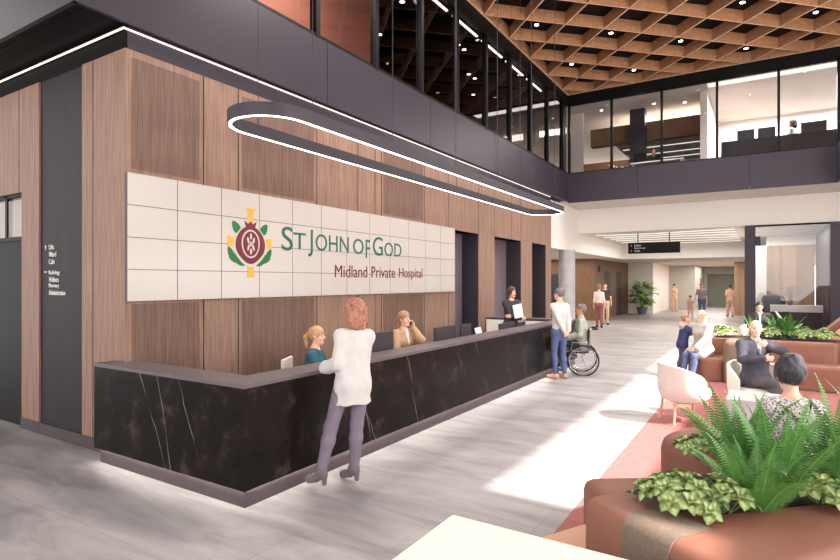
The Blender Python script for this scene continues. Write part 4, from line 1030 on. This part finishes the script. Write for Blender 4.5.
def hairmat(name, a, b):
    t = NT(name); f = t.noise(t.coords((1, 1, .25)), 60, 4, .6, 1.5); t.col(t.ramp(f, [(.35, srgb(*a)), (.65, srgb(*b))])); t.set(.45, 0, .4); t.bump(f, .6, .004); return t.m
K = dict(auburn=hairmat('auburn_hair', (116, 66, 48), (188, 132, 108)), blonde=hairmat('blonde_hair', (160, 112, 78), (206, 164, 122)), sand=hairmat('sandy_hair', (128, 90, 70), (190, 144, 112)), dark=hairmat('dark_hair', (30, 28, 32), (68, 66, 74)),
         brown=hairmat('brown_hair', (52, 36, 30), (92, 66, 54)), grey=hairmat('grey_hair', (84, 78, 78), (128, 120, 116)),
         white=cloth('white_knit', (198, 193, 190), .03), leg=cloth('mauve_leggings', (122, 110, 124)), boot=cloth('mauve_suede', (112, 100, 108), .12), teal=cloth('teal_jersey', (52, 92, 104)),
         beige=cloth('beige_blazer', (176, 142, 112)), char=cloth('charcoal_cloth', (66, 60, 62)), jeans=cloth('blue_denim', (92, 104, 142), .16), navy=cloth('navy_cloth', (62, 66, 104)), greyshirt=cloth('pale_grey_cloth', (168, 170, 160)),
         suit=cloth('grey_suit', (70, 69, 78), .1), suit2=cloth('grey_suit_trousers', (96, 93, 100), .1), shirtw=cloth('white_shirt', (214, 212, 218), .02), tie=cloth('blue_grey_tie', (96, 104, 128)), rose=cloth('rose_trousers', (146, 96, 92)), pinkw=cloth('blush_top', (232, 214, 206), .04),
         sandt=cloth('sand_trousers', (198, 176, 152)), scrub=cloth('apricot_scrubs', (214, 172, 150)), dkshoe=cloth('dark_shoe', (40, 34, 36)), ltshoe=cloth('tan_shoe', (190, 150, 130)), cream=cloth('cream_coat', (184, 175, 166), .05),
         taupe=cloth('taupe_dress', (150, 134, 124)), greyt=cloth('grey_trousers', (104, 96, 98)), pshirt=cloth('grey_tee', (150, 140, 146)), scarf=cloth('cream_headscarf', (204, 192, 178), .05))
def patmat():
    t = NT('speckled_blouse'); vo = t.n('ShaderNodeTexVoronoi'); vo.inputs['Scale'].default_value = 75; t.l(t.coords(), vo.inputs['Vector'])
    t.col(t.ramp(vo.outputs['Distance'], [(.30, srgb(84, 78, 84)), (.52, srgb(214, 204, 204))])); t.set(.85, 0, .2); return t.m
K['pat'] = patmat()
def sw(name, h=.05, **k): return k

# woman at the counter
person('woman seen from behind at the counter in long white sweater, mauve leggings and heeled boots', (-3.31, 4.01, 0), 55, 1.62, True, girth=.88,
       pel=(.04, .0, .935), lean=(4, 4), head=(10, -8, 4), heel=.065, feet=(((-.27, -.02), 38), ((.07, .05), 30)),
       hands=((-.17, .20, 1.08), (.10, .34, 1.10)), poles=((-.12, -.3, -1), (.2, -.3, -1)), hdir=(((.5, .8, -.1), (.3, .1, -1)), ((-.5, .8, -.1), (-.3, .1, -1))),
       top=dict(m=K['white'], o=.018, hem=.17, flare=.02, loose=.014, fold=.005, name='sweater'), bottom=dict(m=K['leg'], name='leggings', o=.012), shoes=dict(m=K['boot'], boot=.8, name='boot'),
       hair=dict(m=K['auburn'], style='bob', thick=.040, noise=(.009, 80, .5)), vs=.0085)
# receptionists
def letters(root, J):
    c = J['chest'] + J['fw'] * .125; m = MB()
person('seated receptionist with blond ponytail and teal top smiling at the visitor', (-4.72, 5.0, 0), -62, 1.66, True, sit=True,
       pel=(0, 0, .56), lean=(6, 0), head=(-4, -2, 0), feet=(((-.10, .40), 0), ((.10, .40), 0)), hands=((-.16, .38, .80), (.14, .38, .80)), poles=((-.6, -.4, -.6), (.6, -.4, -.6)),
       top=dict(m=K['teal'], name='top'), bottom=dict(m=K['char']), shoes=dict(m=K['dkshoe']), hair=dict(m=K['blonde'], style='pony'), vs=.009)
def phone(root, J):
    w = J['wr'][0]; h = J['hp'](-.086, .02, -.02)
    o = SDF().cap(J['hp'](-.088, -.01, .03), J['hp'](-.080, .05, -.08), .022, .02, J['HR'][:, 1], .3).mesh('phone', M['black'], None, .006)
    o.location = root.location; o.rotation_euler = root.rotation_euler; tag(o, 'black phone held to the ear by the receptionist in the beige blazer', 'phone')
person('seated receptionist in beige blazer holding a phone to the ear', (-4.6, 6.82, 0), -105, 1.68, True, sit=True,
       pel=(0, 0, .66), lean=(4, 0), head=(4, 0, 0), feet=(((-.10, .40), 0), ((.10, .40), 0)), hands=((-.125, .12, 1.21), (.16, .36, .80)), poles=((-.15, .4, -1), (.6, -.4, -.6)), hdir=(((.05, -.1, 1), (1, -.2, 0)), None), curl=.7,
       top=dict(m=K['beige'], o=.01, name='blazer', vneck=(K['shirtw'], None)), bottom=dict(m=K['char']), shoes=dict(m=K['dkshoe']), hair=dict(m=K['sand'], style='pony'), vs=.009, extra=phone)
def folder(root, J):
    pass
person('standing staff woman with long dark hair and folded arms behind the far counter', (-4.86, 11.62, 0), -130, 1.76, True,
       head=(18, 0, 0), hands=((.10, .22, 1.13), (-.10, .26, 1.08)), poles=((-1, .1, -.5), (1, .1, -.5)), hdir=(((1, .1, .1), (0, -1, 0)), ((-1, .1, .1), (0, -1, 0))), top=dict(m=K['char'], o=.008, name='blouse'), bottom=dict(m=K['char']), shoes=dict(m=K['dkshoe']),
       hair=dict(m=K['brown'], style='long', thick=.018), vs=.011)
R_ = math.radians(-130)
o = MB().box(-.11, .11, -.008, .008, -.15, .15, bev=.003).build('folder', M['ltext']); o.location = (-4.86 + .33 * math.cos(R_ + PI / 2), 11.62 + .33 * math.sin(R_ + PI / 2), 1.26); o.rotation_euler = (0, .2, R_)
tag(o, 'white folder held against the chest of the woman with long dark hair', 'folder')
# man standing at the far end of the counter, hands behind the back
person('man in white long sleeved top and blue jeans standing at the counter beside the wheelchair', (-3.42, 10.62, 0), 62, 1.76, head=(12, 0, 0), feet=(((-.10, .02), 12), ((.09, -.05), -12)),
       hands=((-.05, -.20, .90), (.05, -.21, .88)), poles=((-1, -.4, 0), (1, -.4, 0)), hdir=(((.7, -.1, -.6), (.2, 1, .2)), ((-.7, -.1, -.6), (-.2, 1, .2))),
       top=dict(m=K['white'], o=.004, hem=.05, name='top'), bottom=dict(m=K['jeans'], name='jeans'), shoes=dict(m=K['ltshoe']), hair=dict(m=K['grey'], style='short', thick=.010), vs=.011, girth=.92)
person('man in pale grey shirt sitting in the wheelchair', (-3.26, 11.45, 0), 108, 1.78, sit=True, skin='skin2', pel=(0, -.06, .59), lean=(4, 0), head=(0, 8, 0), ankle_z=.22, feet=(((-.13, .47), 5), ((.13, .47), -5)),
       hands=((-.18, .22, .74), (.18, .22, .74)), poles=((-.6, -.6, -.4), (.6, -.6, -.4)), top=dict(m=K['greyshirt'], o=.006, collar=True, name='shirt'), bottom=dict(m=K['char']), shoes=dict(m=K['dkshoe']), hair=dict(m=K['grey'], style='short', thick=.008), vs=.011)
# couple near the lifts
person('woman in blush top and rose trousers seen from behind near the lifts', (-5.86, 23.4, 0), 10, 1.76, True, vs=.016, feet=(((-.09, .05), 0), ((.10, -.08), 0)), top=dict(m=K['pinkw'], sleeve=.75, name='top'), bottom=dict(m=K['rose'], loose=.01), shoes=dict(m=K['dkshoe']), hair=dict(m=K['auburn'], style='bun'), girth=.95)
person('man in dark tee and sand trousers standing behind the woman in rose trousers', (-6.05, 25.2, 0), 200, 1.84, vs=.018, top=dict(m=K['char'], sleeve=.3, name='tee'), bottom=dict(m=K['sandt'], loose=.01), shoes=dict(m=K['dkshoe']), hair=dict(m=K['brown']))
person('nurse in apricot scrubs standing in the pale corridor niche', (-4.94, 38.6, 0), 200, 1.74, True, vs=.022, hands=((-.05, .2, 1.05), (.05, .22, 1.08)), top=dict(m=K['scrub'], hem=.12, sleeve=.45, loose=.015, name='scrub_top'), bottom=dict(m=K['scrub'], loose=.03), shoes=dict(m=K['ltshoe']), hair=dict(m=K['dark'], style='bun'))
person('nurse in apricot scrubs walking by the timber wall at the corridor mouth', (-1.62, 34.6, 0), 20, 1.74, True, skin='skin2', vs=.02, feet=(((-.09, .10), 0), ((.10, -.12), 0)), top=dict(m=K['scrub'], hem=.12, sleeve=.45, loose=.015, name='scrub_top'), bottom=dict(m=K['scrub'], loose=.03), shoes=dict(m=K['dkshoe']), hair=dict(m=K['dark'], style='bun'))
person('man in grey tee and blue jeans holding the hand of a child in the concourse', (-2.82, 32.4, 0), 195, 1.80, vs=.018, hands=((-.26, .03, .86), (.36, .12, .80)), top=dict(m=K['pshirt'], sleeve=.4, hem=.06, name='tee'), bottom=dict(m=K['jeans'], name='jeans'), shoes=dict(m=K['dkshoe']), hair=dict(m=K['brown']))
person('small child in blush dress held by the hand in the concourse', (-3.38, 32.6, 0), 200, 1.12, True, vs=.016, small_child=True, hands=((-.30, .06, .62), (.2, .05, .5)), top=dict(m=K['scrub'], hem=.18, flare=.04, sleeve=.4, name='dress'), bottom=dict(m=K['scrub']), shoes=dict(m=K['ltshoe']), hair=dict(m=K['brown'], style='bun'))
# mother and child on the far sofa
person('seated woman in cream headscarf and cream coat hugging a child', (-1.04, 12.18, .0), 150, 1.66, True, vs=.012, sit=True, pel=(0, 0, .55), lean=(6, -2), head=(52, 4, 0), feet=(((-.12, .50), 5), ((.10, .46), -5)),
       hands=((-.10, .34, .62), (.36, .14, 1.02)), poles=((-.8, -.3, -.6), (.8, -.2, -.4)), top=dict(m=K['cream'], o=.02, coat=.55, name='coat', loose=.015), bottom=dict(m=K['jeans'], name='jeans', len=.85), shoes=dict(m=K['ltshoe']), hair=dict(m=K['scarf'], style='scarf', name='headscarf', noise=(.003, 30, .6)))
person('standing child in navy jacket kissing the seated woman in the headscarf', (-1.42, 12.30, 0), -68, 1.20, vs=.011, small_child=True, lean=(8, 0), head=(0, 4, 0), feet=(((-.07, -.06), 0), ((.07, .02), 0)),
       hands=((-.05, .32, .86), (.10, .32, .84)), poles=((-.9, 0, -.4), (.9, 0, -.4)), top=dict(m=K['navy'], hem=.08, o=.008, name='jacket'), bottom=dict(m=K['greyt'], loose=.01), shoes=dict(m=K['dkshoe']), hair=dict(m=K['sand'], style='short', thick=.005))
# bald man in suit
person('seated bald man in dark grey suit and white shirt with crossed legs', (-.10, 8.72, 0), 206, 1.72, vs=.009, skin='skin', sit=True, pel=(0, -.02, .56), lean=(-8, -3), head=(-16, 2, -3), kpoles=((.1, 1, .6), (-.1, 1, .9)),
       feet=(((-.12, .50), 0), ((-.26, .56, .22), 20)), hands=((-.02, .25, 1.06), (.02, .23, .90)), poles=((-1, .0, -.35), (1, -.1, -.5)), hdir=(((.8, .1, .35), (0, -1, .2)), ((-1, .1, 0), (0, -1, 0))), curl=.6, girth=.96,
       top=dict(m=K['suit'], o=.014, coat=.12, name='jacket', vneck=(K['shirtw'], K['tie'])), bottom=dict(m=K['suit2'], loose=.012), shoes=dict(m=K['dkshoe']), hair=dict(m=K['grey'], style='bald', thick=.002, noise=(.0005, 60, 1)))
# lady with bun
def strap(root, J):
    c = J['shc']; r, f, u = J['right'], J['fw'], J['up']; s = J['s']
    MB().tube([c + r * .11 + u * .055 + f * .02, c + r * .10 + u * .045 - f * .06, c + r * .06 - u * .06 - f * .13, c - u * .3 - f * .125 - r * .06], .006, 6).build('bag_strap', M['black'], root, smooth=True)
person('woman with dark hair bun and speckled blouse seen from behind, seated beyond the ferns', (.16, 4.55, 0), 12, 1.66, True, vs=.0085, girth=.9, sit=True, pel=(0, 0, .57), lean=(3, 0), head=(6, -6, 0), feet=(((-.12, .45), 0), ((.12, .45), 0)),
       hands=((-.18, .30, .66), (.18, .30, .66)), top=dict(m=K['pat'], o=.006, neck=-.045, name='blouse'), bottom=dict(m=K['char']), shoes=dict(m=K['dkshoe']), hair=dict(m=K['dark'], style='bun', thick=.026, noise=(.005, 80, .5)), extra=strap)
person('man with dark hair in dark suit and white shirt seated behind the far planter', (-.12, 16.5, 0), 185, 1.78, vs=.013, sit=True, pel=(0, 0, .54), lean=(-3, 0), feet=(((-.12, .5), 0), ((.12, .5), 0)), hands=((-.15, .3, .7), (.15, .3, .7)),
       top=dict(m=K['char'], o=.012, name='jacket', vneck=(K['shirtw'], None)), bottom=dict(m=K['char']), shoes=dict(m=K['dkshoe']), hair=dict(m=K['dark'], style='short'))
person('person in dark clothes leaning on a hand at the upstairs desk', (-3.15, 20.05, 5.1), 165, 1.72, vs=.018, skin='skin2', sit=True, pel=(0, 0, .52), lean=(10, 0), feet=(((-.12, .4), 0), ((.12, .4), 0)), hands=((-.10, .14, 1.06), (.15, .3, .80)), poles=((-.5, .6, -.8), (.5, -.5, -.5)),
       top=dict(m=K['dkshoe'], o=.008, name='jacket'), bottom=dict(m=K['char']), shoes=dict(m=K['dkshoe']), hair=dict(m=K['dark'], style='short'))
person('person with grey brown hair in pale shirt behind the upstairs counter', (.72, 20.3, 5.1), 75, 1.76, True, vs=.018, top=dict(m=K['greyshirt'], name='shirt'), bottom=dict(m=K['char']), shoes=dict(m=K['dkshoe']), hair=dict(m=K['brown'], style='bob'))


# ------------------------------------------------------------------ wheelchair
wc = thing('wheelchair', 'black wheelchair with large spoked wheels at the counter end', 'wheelchair', (-3.26, 11.45, 0), math.radians(108))
for sx in (-1, 1):
    w = MB().tube([(sx * .29, .305 * math.cos(a) - .05, .305 + .305 * math.sin(a) - .0) for a in [2 * PI * i / 40 for i in range(40)]], .016, 8, True).build('wheel', M['rubber'], wc, smooth=True)
    MB().tube([(sx * .32, .27 * math.cos(a) - .05, .305 + .27 * math.sin(a)) for a in [2 * PI * i / 36 for i in range(36)]], .008, 6, True).build('push_rim', M['chrome'], w, smooth=True)
    m = MB()
    for i in range(16):
        a = 2 * PI * i / 16; m.tube([(sx * .29, -.05, .305), (sx * .29, .30 * math.cos(a) - .05, .305 + .30 * math.sin(a))], .003, 4)
    m.tube([(sx * .26, -.05, .305), (sx * .32, -.05, .305)], .03, 10); m.build('spokes', M['chrome'], w)
    MB().tube([(sx * .22, .09 * math.cos(a) + .38, .09 + .09 * math.sin(a)) for a in [2 * PI * i / 20 for i in range(20)]], .014, 6, True).build('caster', M['rubber'], wc, smooth=True)
    MB().tube([(sx * .23, -.30, .95), (sx * .23, -.20, .93), (sx * .22, -.17, .5), (sx * .22, .28, .48), (sx * .2, .42, .12)], .014, 8).tube([(sx * .22, -.17, .66), (sx * .24, .15, .66), (sx * .22, .2, .48)], .013, 8).build('side_frame', M['chrome'], wc, smooth=True)
    MB().tube([(sx * .23, -.34, .95), (sx * .23, -.24, .94)], .02, 8).build('push_handle', M['rubber'], wc, smooth=True)
    MB().box(sx * .13 - .07, sx * .13 + .07, .42, .58, .10, .12).build('footplate', M['rubber'], wc)
MB().box(-.21, .21, -.17, .24, .45, .49, bev=.015).build('seat', M['rubber'], wc); MB().box(-.21, .21, -.2, -.17, .5, .92, bev=.012).build('backrest', M['rubber'], wc)

# ------------------------------------------------------------------ light and camera
def sun(rot, e, ang, col):
    l = bpy.data.lights.new('sun', 'SUN'); l.energy = e; l.angle = math.radians(ang); l.color = col
    o = bpy.data.objects.new('sun', l); C.objects.link(o); o.rotation_euler = rot; return o
d = Vector((-1, .02, -1)).normalized()
s = sun((0, 0, 0), 15, .9, (1, .94, .86)); s.rotation_euler = d.to_track_quat('-Z', 'Y').to_euler()
def area(loc, tgt, sx, sy, e, col=(1, 1, 1)):
    l = bpy.data.lights.new('area', 'AREA'); l.shape = 'RECTANGLE'; l.size = sx; l.size_y = sy; l.energy = e; l.color = col
    o = bpy.data.objects.new('fill_light', l); C.objects.link(o); o.location = loc
    o.rotation_euler = (Vector(tgt) - Vector(loc)).to_track_quat('-Z', 'Y').to_euler(); return o  # added soft fills without fittings, brightening the hall and the rooms beyond
area((4.9, 8, 4.4), (-6, 8.5, 3.5), 15, 5.5, 1250, (1, .97, .94))  # added fill to strengthen the light from the right
area((-2, -5.8, 3.8), (-3, 6, 3.0), 12, 6.5, 620, (1, .97, .96))  # added fill from behind the camera
area((-2.5, 24.5, 3.55), (-2.5, 24.5, 0), 5, 6, 470, (1, .95, .88))
area((-2.8, 39, 3.0), (-2.8, 39, 0), 2, 14, 560, (1, .95, .88))
area((-9, 23, 3.0), (-9, 23, 0), 4, 8, 380, (1, .9, .8))
area((1.2, 21.6, 7.9), (1.2, 21.6, 5), 4, 3.5, 1100, (1, .97, .93))
area((-3.5, 22.2, 7.9), (-3.5, 22, 5), 3.5, 1.8, 260, (1, .93, .85))
area((.6, 23.5, 3.6), (.6, 23.5, 0), 1.6, 4, 70, (1, .95, .9))
area((-6.7, 6.6, 8.1), (-7.3, 6.6, 5), .9, 5.5, 800, (1, .95, .9))
for x, y in spots + [(-4.95, 10.5), (-3.45, 9), (-.45, 12), (-4.95, 7.5), (-1.95, 7.5), (-.45, 9)]:
    l = bpy.data.lights.new('downlight_beam', 'SPOT'); l.energy = 420; l.spot_size = math.radians(130); l.spot_blend = 1; l.shadow_soft_size = .12; l.color = (1, .96, .91)
    o = bpy.data.objects.new('downlight_beam', l); C.objects.link(o); o.location = (x, y, 8.29)
area((-10.5, 5.5, 4.3), (-10.5, 6, 0), 5, 3, 160)
W_ = bpy.data.worlds.new('world'); bpy.context.scene.world = W_; W_.use_nodes = True
W_.node_tree.nodes['Background'].inputs[0].default_value = (1, .965, .95, 1); W_.node_tree.nodes['Background'].inputs[1].default_value = 2.2

cam = bpy.data.cameras.new('camera'); co = bpy.data.objects.new('camera', cam); C.objects.link(co)
co.location = (0, 0, 1.9); co.rotation_euler = (PI / 2, 0, math.radians(32.1))
cam.sensor_width = 36; cam.lens = 36 * 550 / 840; cam.shift_y = 2 / 840; cam.clip_end = 200
S = bpy.context.scene; S.camera = co
S.view_settings.view_transform = 'Standard'; S.view_settings.look = 'None'; S.view_settings.gamma = 1; S.view_settings.exposure = -0.15
S.cycles.use_denoising = True; S.cycles.max_bounces = 7; S.cycles.diffuse_bounces = 4; S.cycles.transparent_max_bounces = 12; S.cycles.sample_clamp_indirect = 6
